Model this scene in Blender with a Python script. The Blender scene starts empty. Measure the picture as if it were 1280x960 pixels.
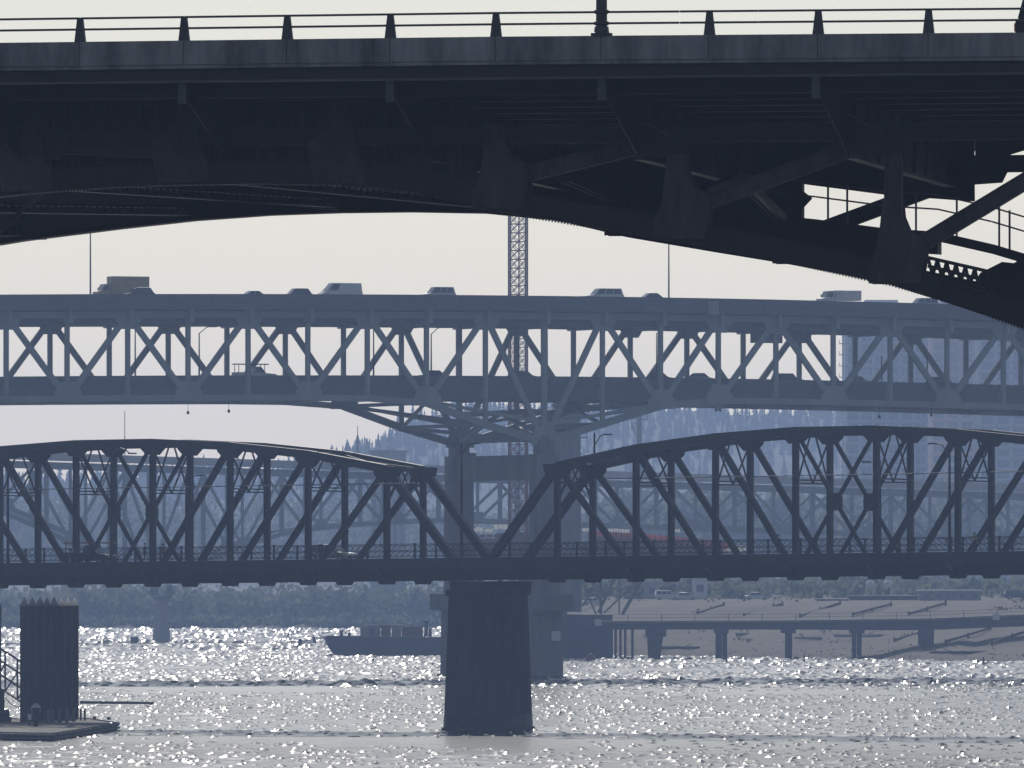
import bpy, bmesh, math, random
import numpy as np
from mathutils import Vector, Matrix
R = math.radians
random.seed(7)
sc = bpy.context.scene
C = sc.collection

# ---------------------------------------------------------------- camera, sky, sun
F, H, CX, CY = 12600.0, 14.8, 640.0, 715.0      # focal length in photo pixels, eye height, horizon
SUN_EL, SUN_AZ = 33.0, -1.5       # degrees above horizon, degrees right of the view
cam_d = bpy.data.cameras.new('camera')
cam = bpy.data.objects.new('camera', cam_d); C.objects.link(cam)
cam.location = (0, 0, H); cam.rotation_euler = (R(90), 0, 0)
cam_d.sensor_width = 36; cam_d.lens = F / 1280 * 36
cam_d.shift_y = (CY - 480) / 1280
cam_d.clip_start = 1; cam_d.clip_end = 30000
sc.camera = cam
sc.render.engine = 'CYCLES'
sc.view_settings.view_transform = 'Standard'; sc.view_settings.look = 'None'
sc.view_settings.exposure = -0.45; sc.view_settings.gamma = 1
try:
    sc.cycles.use_denoising = True
    sc.cycles.max_bounces = 8; sc.cycles.volume_bounces = 1
    sc.cycles.sample_clamp_indirect = 4; sc.cycles.sample_clamp_direct = 30
    sc.cycles.caustics_reflective = False; sc.cycles.caustics_refractive = False
except Exception: pass
SKY_SAT, SKY_TINT = .65, (.92, .96, .985) # hazy, nearly white sky
w = bpy.data.worlds.new('World'); sc.world = w; w.use_nodes = True
nt = w.node_tree
sky = nt.nodes.new('ShaderNodeTexSky'); sky.sky_type = 'NISHITA'; sky.sun_disc = False
sky.sun_elevation = R(SUN_EL); sky.sun_rotation = R(SUN_AZ)
sky.air_density = 1.0; sky.dust_density = 1.0; sky.ozone_density = 1.0
hs = nt.nodes.new('ShaderNodeHueSaturation'); hs.inputs['Saturation'].default_value = SKY_SAT
tint = nt.nodes.new('ShaderNodeMix'); tint.data_type = 'RGBA'; tint.blend_type = 'MULTIPLY'; tint.inputs[0].default_value = 1; tint.inputs[7].default_value = (*SKY_TINT, 1)
nt.links.new(sky.outputs[0], hs.inputs['Color']); nt.links.new(hs.outputs[0], tint.inputs[6])
nt.links.new(tint.outputs[2], nt.nodes['Background'].inputs[0])
nt.nodes['Background'].inputs[1].default_value = 0.075
sl = bpy.data.lights.new('sun', 'SUN'); so = bpy.data.objects.new('sun', sl); C.objects.link(so)
sl.energy = 3.0; sl.angle = R(0.6); sl.color = (1, 0.94, 0.86)
sd = Vector((math.sin(R(SUN_AZ)) * math.cos(R(SUN_EL)), math.cos(R(SUN_AZ)) * math.cos(R(SUN_EL)), math.sin(R(SUN_EL))))
so.rotation_euler = sd.to_track_quat('Z', 'Y').to_euler(); so.location = (0, 800, 400)

# ---------------------------------------------------------------- materials
def nd(t, k, **kw):
    n = t.nodes.new(k)
    for a, b in kw.items(): setattr(n, a, b)
    return n
def mat(name, col, rough=0.6, var=0.25, scale=(0.6, 0.6, 0.25), metal=0.0, bump=0.0, bscale=6.0, stain=None, spec=0.2):
    m = bpy.data.materials.new(name); m.use_nodes = True; t = m.node_tree; b = t.nodes['Principled BSDF']
    b.inputs['Roughness'].default_value = rough; b.inputs['Metallic'].default_value = metal
    b.inputs['Specular IOR Level'].default_value = spec
    g = nd(t, 'ShaderNodeNewGeometry'); mp = nd(t, 'ShaderNodeMapping'); mp.inputs['Scale'].default_value = scale
    t.links.new(g.outputs['Position'], mp.inputs[0])
    n = nd(t, 'ShaderNodeTexNoise'); n.inputs['Detail'].default_value = 6; n.inputs['Roughness'].default_value = .65
    n.inputs['Scale'].default_value = 1
    t.links.new(mp.outputs[0], n.inputs[0])
    cr = nd(t, 'ShaderNodeValToRGB'); e = cr.color_ramp.elements
    e[0].position = .3; e[1].position = .7
    lo = [c * (1 - var) for c in col]; hi = [min(1, c * (1 + var)) for c in col]
    if stain: lo = list(stain)
    e[0].color = (*lo, 1); e[1].color = (*hi, 1)
    t.links.new(n.outputs[0], cr.inputs[0]); t.links.new(cr.outputs[0], b.inputs['Base Color'])
    if bump:
        n2 = nd(t, 'ShaderNodeTexNoise'); n2.inputs['Scale'].default_value = bscale; n2.inputs['Detail'].default_value = 4
        t.links.new(g.outputs['Position'], n2.inputs[0])
        bp = nd(t, 'ShaderNodeBump'); bp.inputs['Strength'].default_value = bump; bp.inputs['Distance'].default_value = .05
        t.links.new(n2.outputs[0], bp.inputs['Height']); t.links.new(bp.outputs[0], b.inputs['Normal'])
    return m
def glass(name, col=(.03, .035, .04)):
    m = bpy.data.materials.new(name); m.use_nodes = True; b = m.node_tree.nodes['Principled BSDF']
    b.inputs['Base Color'].default_value = (*col, 1); b.inputs['Roughness'].default_value = .08
    b.inputs['Coat Weight'].default_value = .5
    return m
def emis(name, col, s):
    m = bpy.data.materials.new(name); m.use_nodes = True; b = m.node_tree.nodes['Principled BSDF']
    b.inputs['Base Color'].default_value = (*col, 1); b.inputs['Emission Color'].default_value = (*col, 1)
    b.inputs['Emission Strength'].default_value = s
    return m
def see_through(m, col, f):
    t = m.node_tree; tr = nd(t, 'ShaderNodeBsdfTranslucent'); tr.inputs[0].default_value = (*col, 1); mx = nd(t, 'ShaderNodeMixShader'); mx.inputs[0].default_value = f
    t.links.new(t.nodes['Principled BSDF'].outputs[0], mx.inputs[1]); t.links.new(tr.outputs[0], mx.inputs[2]); t.links.new(mx.outputs[0], t.nodes['Material Output'].inputs['Surface'])
    return m
M = {}
M['near_concrete'] = mat('weathered deck concrete', (.38, .37, .375), .85, .25, (1.3, 1.3, .28), bump=.5, stain=(.13, .125, .13))
M['near_steel'] = mat('dark riveted bridge steel', (.038, .034, .036), .6, .35, (1.2, 1.2, .4), bump=.3, stain=(.045, .04, .04))
M['near_pale_steel'] = mat('paler painted stringer steel', (.12, .12, .13), .55, .3, (.5, .5, 2))  # stringer flanges, stubs, and the bars drawn as lit edges
M['rust_steel'] = mat('rust streaked steel cladding', (.10, .09, .09), .7, .4, (2.2, 2.2, .12), bump=.3, stain=(.05, .045, .05))
M['rail_steel'] = mat('galvanised railing steel', (.09, .09, .095), .4, .2, metal=.3)
M['truss_steel'] = mat('dark green truss paint', (.022, .027, .03), .5, .35, (.8, .8, .3), bump=.3, stain=(.028, .02, .018))
M['pier_concrete'] = mat('river stained pier concrete', (.065, .065, .068), .9, .3, (.5, .5, .12), bump=.6, stain=(.035, .036, .038))
M['wet_band'] = mat('wet algae concrete', (.03, .034, .028), .5, .4, (1.5, 1.5, 2.5), bump=.5)
M['deck_asphalt'] = mat('worn asphalt', (.05, .05, .052), .9, .2)
M['pale_steel'] = mat('pale green grey painted steel', (.36, .38, .37), .6, .12, (.3, .3, .15), stain=(.27, .29, .285))
M['pale_concrete'] = mat('grey freeway concrete', (.14, .14, .145), .9, .2, (.12, .12, .3), stain=(.11, .11, .115))
M['column_concrete'] = mat('grey column concrete', (.24, .235, .23), .9, .2, (.3, .3, .06), stain=(.16, .16, .165))
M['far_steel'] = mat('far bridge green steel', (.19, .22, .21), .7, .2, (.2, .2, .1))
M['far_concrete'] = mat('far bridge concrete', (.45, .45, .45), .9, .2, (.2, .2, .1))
M['crane_paint'] = mat('red brown crane paint', (.22, .07, .05), .5, .2)
M['pile_steel'] = mat('rusty dark pile steel', (.045, .04, .042), .7, .4, (1.5, 1.5, .2), bump=.5, stain=(.03, .026, .026))
M['white_cap'] = mat('white plastic pile cap', (.85, .85, .85), .5, .15)
M['dock_wood'] = mat('grey weathered dock boards', (.17, .16, .15), .8, .35, (2, .4, 2))
M['white_paint'] = mat('white paint', (.75, .75, .75), .35, .08)
M['tan_paint'] = mat('tan truck panel', (.50, .38, .22), .5, .1)
M['dark_paint'] = mat('dark blue car paint', (.03, .04, .06), .25, .1)
M['black_paint'] = mat('black car paint', (.02, .02, .022), .25, .1)
M['silver_paint'] = mat('silver car paint', (.45, .46, .48), .28, .08, metal=.5)
M['red_paint'] = mat('dark red car paint', (.28, .02, .015), .3, .1)
M['glass'] = glass('tinted vehicle glass')
M['tyre'] = mat('black rubber', (.02, .02, .02), .85, .1)
M['red_lens'] = mat('red lamp lens', (.6, .02, .01), .2, .1)
M['clear_lens'] = mat('clear lamp lens', (.7, .7, .7), .1, .1)
M['lumber'] = mat('reddish timber', (.36, .17, .11), .8, .25, (3, 3, 3))
M['orange'] = mat('orange safety fence', (.65, .17, .08), .7, .25, (.8, .8, .8))
M['bare_bank'] = mat('muddy river bank', (.15, .14, .12), .95, .35, (.05, .03, .3), bump=.6, bscale=.6, stain=(.12, .105, .085))
M['skin'] = mat('skin', (.45, .28, .2), .6, .05)
M['dark_cloth'] = mat('dark cloth', (.03, .03, .035), .9, .2, (5, 5, 5))
M['pink_cloth'] = mat('faded pink cloth', (.4, .2, .22), .9, .2, (5, 5, 5))
M['yellow_cloth'] = mat('pale yellow cloth', (.5, .45, .25), .9, .2, (5, 5, 5))
M['blue_cloth'] = mat('blue cloth', (.08, .12, .25), .9, .2, (5, 5, 5))
M['foliage'] = mat('dark tree foliage', (.10, .12, .07), .9, .5, (.15, .15, .15), stain=(.05, .065, .035))
see_through(M['foliage'], (.16, .19, .11), .5); see_through(M['orange'], (.7, .2, .1), .45)
M['near_member'] = mat('dull grey truss member paint', (.10, .094, .10), .6, .3, (1.6, 1.6, .5), bump=.4, stain=(.05, .042, .038))
M['hazy_foliage'] = see_through(mat('hazy conifer foliage', (.11, .12, .09), .95, .2, (.05, .05, .05)), (.2, .22, .15), .65)  # greyer, more even copy of foliage; distance haze is put into its colour
M['bark'] = mat('bark', (.10, .08, .06), .9, .3, (3, 3, 1))
M['tower_glass'] = glass('blue grey tower glass', (.10, .13, .16))
M['tower_wall'] = mat('pale tower cladding', (.5, .52, .54), .8, .12, (.1, .1, .1))
M['tan_wall'] = mat('tan tower cladding', (.42, .35, .32), .8, .1, (.1, .1, .1))
M['pale_wall'] = mat('pale shed wall', (.33, .34, .35), .8, .1)
M['hull'] = mat('dark barge hull', (.06, .065, .075), .6, .3, (.4, .4, 1))
M['brown_box'] = mat('brown container paint', (.20, .11, .08), .7, .2)
m_ = mat('white translucent sheeting', (.8, .8, .8), .6, .08); t_ = m_.node_tree
tr_ = nd(t_, 'ShaderNodeBsdfTranslucent'); tr_.inputs[0].default_value = (.8, .8, .78, 1); mx_ = nd(t_, 'ShaderNodeMixShader'); mx_.inputs[0].default_value = .6
t_.links.new(t_.nodes['Principled BSDF'].outputs[0], mx_.inputs[1]); t_.links.new(tr_.outputs[0], mx_.inputs[2]); t_.links.new(mx_.outputs[0], t_.nodes['Material Output'].inputs['Surface'])
M['sheeting'] = m_
m_ = mat('white fibreglass pile cap', (.88, .88, .88), .5, .03); t_ = m_.node_tree
tr_ = nd(t_, 'ShaderNodeBsdfTranslucent'); tr_.inputs[0].default_value = (.8, .8, .8, 1); mx_ = nd(t_, 'ShaderNodeMixShader'); mx_.inputs[0].default_value = .8
t_.links.new(t_.nodes['Principled BSDF'].outputs[0], mx_.inputs[1]); t_.links.new(tr_.outputs[0], mx_.inputs[2]); t_.links.new(mx_.outputs[0], t_.nodes['Material Output'].inputs['Surface'])
M['white_cap'] = m_
M['insulator'] = mat('cable', (.03, .03, .03), .6, .1)

# ---------------------------------------------------------------- helpers
def props(o, label=None, cat=None, group=None, kind=None):
    if label: o['label'] = label
    if cat: o['category'] = cat
    if group: o['group'] = group
    if kind: o['kind'] = kind
    return o
def empty(name, loc=(0, 0, 0), rz=0, label=None, cat=None, group=None):
    o = bpy.data.objects.new(name, None); C.objects.link(o)
    o.location = loc; o.rotation_euler = (0, 0, rz); o.empty_display_size = .5
    return props(o, label, cat, group)
class MB:
    def __init__(s): s.v = []; s.f = []; s.mi = []; s.cur = 0
    def add(s, vs, fs):
        n = len(s.v); s.v += [tuple(v) for v in vs]; s.f += [tuple(i + n for i in f) for f in fs]; s.mi += [s.cur] * len(fs)
    def box(s, c, d, rz=0, m=None):
        x, y, z = d[0] / 2, d[1] / 2, d[2] / 2
        vs = [Vector((a * x, b * y, e * z)) for e in (-1, 1) for a, b in ((-1, -1), (1, -1), (1, 1), (-1, 1))]
        if m is not None: vs = [m @ v for v in vs]
        else:
            q = Matrix.Rotation(rz, 3, 'Z'); vs = [q @ v + Vector(c) for v in vs]
        s.add(vs, [(3, 2, 1, 0), (4, 5, 6, 7), (0, 1, 5, 4), (1, 2, 6, 5), (2, 3, 7, 6), (3, 0, 4, 7)])
        return s
    def bar(s, a, b, wd, d=None, ref=Vector((0, 1, 0))):
        a = Vector(a); b = Vector(b); d = d or wd; L = (b - a).length
        if L < 1e-6: return s
        mt = frame(a, b, ref); mt2 = mt @ Matrix.Translation((L / 2, 0, 0)) @ Matrix.Diagonal((1, 1, 1, 1))
        return s.box((0, 0, 0), (L, d, wd), m=mt2)
    def tube(s, a, b, r1, r2=None, n=8):
        a = Vector(a); b = Vector(b); r2 = r1 if r2 is None else r2
        m = frame(a, b, Vector((0.3, .9, .1))); L = (b - a).length
        vs = []
        for x, r in ((0, r1), (L, r2)):
            for k in range(n):
                t = 2 * math.pi * k / n; vs.append(m @ Vector((x, r * math.cos(t), r * math.sin(t))))
        fs = [(k, (k + 1) % n, n + (k + 1) % n, n + k) for k in range(n)]
        fs += [tuple(range(n))[::-1], tuple(range(n, 2 * n))]
        s.add(vs, fs); return s
    def plate(s, pts, y0, y1):
        n = len(pts)
        vs = [(p[0], y0, p[1]) for p in pts] + [(p[0], y1, p[1]) for p in pts]
        fs = [tuple(range(n)), tuple(range(n, 2 * n))[::-1]] + [(k, n + k, n + (k + 1) % n, (k + 1) % n) for k in range(n)]
        s.add(vs, fs); return s
    def prism(s, ring0, ring1):
        n = len(ring0)
        fs = [tuple(range(n))[::-1], tuple(range(n, 2 * n))] + [(k, (k + 1) % n, n + (k + 1) % n, n + k) for k in range(n)]
        s.add(list(ring0) + list(ring1), fs); return s
    def lathe(s, c, prof, n=12):
        vs = []; fs = []
        for z, r in prof:
            for k in range(n):
                t = 2 * math.pi * k / n; vs.append((c[0] + r * math.cos(t), c[1] + r * math.sin(t), c[2] + z))
        for j in range(len(prof) - 1):
            for k in range(n): fs.append((j * n + k, j * n + (k + 1) % n, (j + 1) * n + (k + 1) % n, (j + 1) * n + k))
        fs.append(tuple(range(n))[::-1]); fs.append(tuple(range((len(prof) - 1) * n, len(prof) * n)))
        s.add(vs, fs); return s
    def mesh(s, name, m):
        me = bpy.data.meshes.new(name); me.from_pydata(s.v, [], s.f)
        for mm in (m if isinstance(m, (list, tuple)) else [m]): me.materials.append(mm)
        me.polygons.foreach_set('material_index', s.mi); me.update()
        bm = bmesh.new(); bm.from_mesh(me); bmesh.ops.recalc_face_normals(bm, faces=bm.faces); bm.to_mesh(me); bm.free()
        return me
    def build(s, name, m, parent=None, **kw):
        return link(name, s.mesh(name, m), parent, **kw)
def frame(a, b, ref=Vector((0, 1, 0))):
    x = (b - a).normalized(); y = ref - ref.dot(x) * x
    if y.length < 1e-4: y = Vector((1, 0, 0)) - x.x * x
    y.normalize(); z = x.cross(y)
    return Matrix(((x.x, y.x, z.x, a.x), (x.y, y.y, z.y, a.y), (x.z, y.z, z.z, a.z), (0, 0, 0, 1)))
def link(name, me, parent=None, mtx=None, loc=None, rz=None, **kw):
    o = bpy.data.objects.new(name, me); C.objects.link(o)
    if parent: o.parent = parent
    if mtx is not None: o.matrix_local = mtx
    if loc is not None: o.location = loc
    if rz is not None: o.rotation_euler = (0, 0, rz)
    return props(o, **kw)
_cache = {}
def member(name, a, b, wd, d, m, parent, sec='H', **kw):
    """a steel member a->b: wd in the truss plane, d across it"""
    a = Vector(a); b = Vector(b); L = round((b - a).length, 1)
    key = (sec, L, wd, d, m.name)
    if key not in _cache:
        s = MB(); t = max(.02, min(wd, d) * .13)
        if sec == 'box': s.box((L / 2, 0, 0), (L, d, wd))
        elif sec == 'H':      # flanges seen edge-on with the web recessed between them
            s.box((L / 2, 0, wd / 2 - t / 2), (L, d, t)); s.box((L / 2, 0, -wd / 2 + t / 2), (L, d, t))
            s.box((L / 2, 0, 0), (L, d * .35, wd - 2 * t))
        elif sec == 'U':      # riveted box chord with proud cover plate and battens under
            s.box((L / 2, 0, wd / 2 - t / 2), (L, d + .12, t))
            for sy in (-1, 1):
                s.box((L / 2, sy * (d / 2 - t / 2), -t / 2 - .001), (L, t, wd - t))
                s.box((L / 2, sy * (d / 2 + .02), -wd / 2 + .06), (L, .05, .10))
            n = max(2, int(L / (wd * 1.6)))
            for k in range(n): s.box(((k + .5) * L / n, 0, -wd / 2 + .03), (wd * .5, d - 2 * t - .004, .03))
        elif sec == 'L':      # open laced member: two channels with zigzag bars on both faces
            s.box((L / 2, 0, wd / 2 - wd * .11), (L, d, wd * .22)); s.box((L / 2, 0, -wd / 2 + wd * .11), (L, d, wd * .22))
            n = max(2, int(L / (wd * .8))); hh = wd * .3
            for k in range(n):
                x0, x1 = k * L / n, (k + 1) * L / n; q = hh if k % 2 else -hh
                for y in (-d / 2 + .02, d / 2 - .02): s.bar((x0, y, q), (x1, y, -q), wd * .12, .03)
        _cache[key] = s.mesh(name, m)
    return link(name, _cache[key], parent, mtx=frame(a, b) , **kw)

class Bridge:
    """Local frame: x runs along the bridge, y across it (away from the viewer), z up from the water; k = size of one local unit in metres."""
    def __init__(s, name, px, D, th, label, cat='bridge', k=1.0):
        s.k = k; s.th = R(th); s.P = Vector(((px - CX) * D / F, D)); s.u = Vector((math.cos(s.th), math.sin(s.th))); s.t = Vector((-math.sin(s.th), math.cos(s.th)))
        s.root = empty(name, (s.P.x, s.P.y, 0), s.th, label, cat); s.root.scale = (k, k, k)
    def S(s, px, w=0):
        q = (px - CX) / F; p = s.P + w * s.k * s.t
        return (q * p.y - p.x) / (s.u.x - q * s.u.y) / s.k
    def D(s, x, w=0): return s.P.y + s.k * (w * s.t.y + x * s.u.y)
    def Z(s, py, x, w=0): return (H + (CY - py) * s.D(x, w) / F) / s.k
    def at(s, px, py, w=0):
        x = s.S(px, w); return Vector((x, w, s.Z(py, x, w)))
    def world(s, x, w, z=0):
        p = s.P + s.k * (x * s.u + w * s.t); return Vector((p.x, p.y, z * s.k))
def ground(px, D, z=0): return Vector(((px - CX) * D / F, D, z))
def lerp(pts, x):
    if x <= pts[0][0]: return pts[0][1]
    for (a, b), (c, d) in zip(pts, pts[1:]):
        if x <= c: return b + (d - b) * (x - a) / (c - a)
    return pts[-1][1]


# ================================================================ SETTING: water, terrain
def make_water():
    m = bpy.data.materials.new('rippled river water'); m.use_nodes = True; t = m.node_tree; b = t.nodes['Principled BSDF']
    b.inputs['Base Color'].default_value = (.035, .045, .05, 1); b.inputs['Roughness'].default_value = WATER_ROUGH
    b.inputs['IOR'].default_value = 1.33
    g = nd(t, 'ShaderNodeNewGeometry')
    def noise(scale, detail, rough=.5):
        mp = nd(t, 'ShaderNodeMapping'); mp.inputs['Scale'].default_value = scale
        t.links.new(g.outputs['Position'], mp.inputs[0])
        n = nd(t, 'ShaderNodeTexNoise'); n.inputs['Scale'].default_value = 1; n.inputs['Detail'].default_value = detail
        n.inputs['Roughness'].default_value = rough
        t.links.new(mp.outputs[0], n.inputs[0]); return n
    def math_(op, a, b_):
        n = nd(t, 'ShaderNodeMath', operation=op)
        for i, v in enumerate((a, b_)):
            if isinstance(v, (int, float)): n.inputs[i].default_value = v
            else: t.links.new(v, n.inputs[i])
        return n.outputs[0]
    fine = noise((1.6, .45, 1), 2); mid = noise((.45, .12, 1), 2); gust = noise((.004, .011, 1), 3)
    h = math_('ADD', math_('MULTIPLY', fine.outputs[0], WF), math_('MULTIPLY', mid.outputs[0], WM))
    gm = nd(t, 'ShaderNodeMapRange'); gm.inputs['From Min'].default_value = .42; gm.inputs['From Max'].default_value = .60
    gm.inputs['To Min'].default_value = .55; gm.inputs['To Max'].default_value = 1.25
    t.links.new(gust.outputs[0], gm.inputs[0])
    bp = nd(t, 'ShaderNodeBump'); bp.inputs['Distance'].default_value = 1.0; bp.inputs['Strength'].default_value = 1
    t.links.new(math_('MULTIPLY', h, gm.outputs[0]), bp.inputs['Height']); t.links.new(bp.outputs[0], b.inputs['Normal'])
    s = MB(); xs = [-4800, -1200, -300, 300, 1200, 4800]; ys = [-400, 200, 600, 1000, 1500, 2200, 3200, 5400]
    vs = [(x, y, -.5) for y in ys for x in xs]; n = len(xs)
    s.add(vs, [(j * n + i, j * n + i + 1, (j + 1) * n + i + 1, (j + 1) * n + i) for j in range(len(ys) - 1) for i in range(n - 1)])
    o = s.build('water', m, kind='structure', label='wide river glittering with sunlit ripples')
    # wavelets as real relief where the river is in view, coarser with distance; joined into the same sheet
    rs = np.random.RandomState(5); waves = []
    for lam in np.geomspace(1.1, 9, 30):
        a = rs.normal(0, 1) * .55 + math.pi / 2; k = 2 * math.pi / lam
        waves.append((k * math.cos(a), k * math.sin(a), rs.uniform(0, 6.28), 1 / k))
    rms = math.sqrt(sum((w_[3] * math.hypot(w_[0], w_[1])) ** 2 / 2 for w_ in waves))
    V = []; Fq = []; base = 0
    for y0, y1, dx, dy, hw in WAVE_BANDS:
        ny = int((y1 - y0) / dy) + 1; nx = int(2 * hw / dx) + 1
        Y, X = np.meshgrid(y0 + (y1 - y0) * np.arange(ny) / (ny - 1), np.linspace(-hw, hw, nx), indexing='ij')
        X = X + rs.uniform(-.3, .3, X.shape) * dx; Yj = Y + rs.uniform(-.3, .3, Y.shape) * dy
        Yj[0] = Y[0]; Yj[-1] = Y[-1]
        gust = 1 + .20 * np.sin(Yj * .019 + 1.3 * np.sin(X * .011) + .6) + .15 * np.sin(Yj * .047 + X * .02 + 2) + .12 * np.sin(X * .09 + Yj * .006)
        gust *= 1 - .34 * np.exp(-((Yj - 890 - .1 * X) / 12) ** 2) - .14 * np.exp(-((Yj - 1250 + .2 * X) / 55) ** 2)
        Zh = np.zeros_like(X)
        for kx, ky, ph, am in waves: Zh += am * np.sin(kx * X + ky * Yj + ph + .8 * np.sin(.13 * X + .05 * Yj + ph))
        Zh *= WAVE_SLOPE / rms * gust; Zh += rs.normal(0, WAVE_NOISE * min(1.4, dy), X.shape)
        # short steep wavelet crests, two cells wide, scattered with the gusts
        pr = CREST * np.clip(gust, .1, 1.7) ** 1.6 * (.8 + 1.1 * (y0 > 1250) + 2.0 * (y0 > 1850))
        hit = (rs.uniform(0, 1, X.shape) < pr) & (gust > .6); hit[0] = hit[-1] = False; amp = np.where(hit, dy * rs.uniform(.255, .30, X.shape), 0)
        Zh[:, :-1] += amp[:, :-1]; Zh[:, 1:] += amp[:, :-1] * rs.uniform(.97, 1.03, amp[:, :-1].shape); Zh[:, 2:] += .5 * amp[:, :-2]; Zh[:, :-2] += .5 * amp[:, 1:-1]
        Zh = np.clip(Zh, -.25, .9); Zh[-1] -= .2
        V.append(np.stack([X, Yj, Zh], -1).reshape(-1, 3))
        i0 = (np.arange(ny - 1)[:, None] * nx + np.arange(nx - 1)[None]).reshape(-1) + base
        tri = np.concatenate([np.stack([i0, i0 + 1, i0 + nx + 1], -1), np.stack([i0, i0 + nx + 1, i0 + nx], -1)]); Fq.append(tri); base += ny * nx
    V = np.concatenate(V).astype(np.float32); T = np.concatenate(Fq).astype(np.int32)
    me = bpy.data.meshes.new('wavelets'); me.vertices.add(len(V)); me.vertices.foreach_set('co', V.ravel())
    me.loops.add(T.size); me.loops.foreach_set('vertex_index', T.ravel()); me.polygons.add(len(T))
    me.polygons.foreach_set('loop_start', np.arange(0, T.size, 3, dtype=np.int32)); me.polygons.foreach_set('loop_total', np.full(len(T), 3, np.int32))
    me.materials.append(m); me.update(calc_edges=True)
    link('river_wavelets', me, kind='stuff', label='sparkling wavelets on the open river', cat='water')
WATER_ROUGH, WF, WM = 0.2, 0.006, 0.0
WAVE_SLOPE, WAVE_NOISE, CREST = .05, .004, .012
WAVE_BANDS = [(735, 1302, .2, .5, 70), (1298, 1903, .4, .85, 101), (1897, 2620, .72, 1.7, 138)]
make_water()

SHORE = [(-9000, 700), (-3000, 1100), (-1200, 1900), (-500, 2500), (-200, 2590), (560, 2590), (640, 2300), (700, 1830), (760, 1778), (1280, 1650), (2000, 1520), (6000, 1000), (9000, 800)]
def terrain():
    s = MB(); cols = list(range(-9000, -200, 400)) + list(range(-200, 1500, 20)) + list(range(1500, 9001, 400))
    offs = [0, 6, 14, 25, 40, 60, 85, 115, 150, 200, 300, 500, 900, 1500, 2500, 3600]
    rnd = random.Random(3)
    vs = []
    for c in cols:
        d0 = lerp(SHORE, c) + 4 * math.sin(c * .031) + 3 * math.sin(c * .11)
        right = min(1, max(0, (c - 640) / 120))
        for i, o in enumerate(offs):
            D = d0 + o
            zl = lerp([(0, -.6), (6, .5), (25, 2.5), (60, 4), (500, 6), (3000, 12), (5500, 14)], o)
            zr = lerp([(0, -.6), (6, .25), (14, .8), (25, 1.5), (60, 3.8), (115, 7.6), (150, 9.3), (500, 9.8), (5500, 14)], o)
            z = zl + (zr - zl) * right
            if 6 < o < 200: z += rnd.uniform(-.22, .22)
            vs.append((max(-4900, min(4900, (c - CX) * D / F)), min(D, 5400), z))
    n = len(offs)
    s.add(vs, [(i * n + j, (i + 1) * n + j, (i + 1) * n + j + 1, i * n + j + 1) for i in range(len(cols) - 1) for j in range(n - 1)])
    o = s.build('river_bank', M['bare_bank'], kind='structure', label='muddy river bank and land behind it')
    for p in o.data.polygons: p.use_smooth = True
terrain()
RIDGE = [(-3000, 600), (-200, 604), (150, 600), (380, 590), (430, 572), (480, 556), (520, 530), (560, 516), (620, 512), (720, 514), (830, 516), (1040, 517), (1200, 500), (1500, 480), (3000, 520)]
def hills():
    s = MB(); cols = list(range(-3000, 3001, 40)); rows = [(4300, 0), (4500, .35), (4700, .72), (4950, 1), (5150, .9), (5300, .6)]
    vs = []
    for c in cols:
        for D, k in rows:
            top = H + (CY - lerp(RIDGE, c) - 3 * math.sin(c * .021) - 2 * math.sin(c * .07)) * 4950 / F
            vs.append((max(-4900, min(4900, (c - CX) * D / F)), D, 8 + (top - 8) * k))
    n = len(rows)
    s.add(vs, [(i * n + j, (i + 1) * n + j, (i + 1) * n + j + 1, i * n + j + 1) for i in range(len(cols) - 1) for j in range(n - 1)])
    o = s.build('hills', mat('forested slope', (.11, .12, .08), .95, .3, (.02, .02, .02)), kind='structure', label='long wooded hill fading into the haze')
    for p in o.data.polygons: p.use_smooth = True
hills()
def conifer(s, b, h, r, rnd):
    n = 6; k = 7
    for j in range(n):
        z0 = b[2] + h * (.12 + .88 * j / n); rr = r * (1 - j / n) ** .8 * rnd.uniform(.8, 1.15)
        vs = [(b[0], b[1], z0 + h * .17)]
        for q in range(k):
            a = 2 * math.pi * q / k + rnd.uniform(-.25, .25); e = rr * rnd.uniform(.55, 1.15)
            vs.append((b[0] + e * math.cos(a), b[1] + e * math.sin(a), z0 - rnd.uniform(0, .04) * h))
        s.add(vs, [(0, 1 + q, 1 + (q + 1) % k) for q in range(k)])
def leafy(s, b, h, r, rnd, n=160, q=None):
    q = q or r * .22
    lobes = [(Vector((b[0] + rnd.uniform(-.5, .5) * r, b[1] + rnd.uniform(-.5, .5) * r, b[2] + h * rnd.uniform(.35, .85))), r * rnd.uniform(.4, .7)) for _ in range(8)]
    for _ in range(n):
        c, lr = rnd.choice(lobes)
        d = Vector((rnd.gauss(0, 1), rnd.gauss(0, 1), rnd.gauss(0, 1))).normalized() * lr * rnd.uniform(.5, 1.1)
        d.z *= 1.25
        p = c + d; a = Vector((rnd.gauss(0, 1), rnd.gauss(0, 1), rnd.gauss(0, 1))).normalized(); e = a.orthogonal().normalized(); f = a.cross(e)
        z = q * rnd.uniform(.6, 1.4)
        s.add([p + e * z, p + f * z * .8, p - e * z, p - f * z * .8], [(0, 1, 2, 3)])
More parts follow.
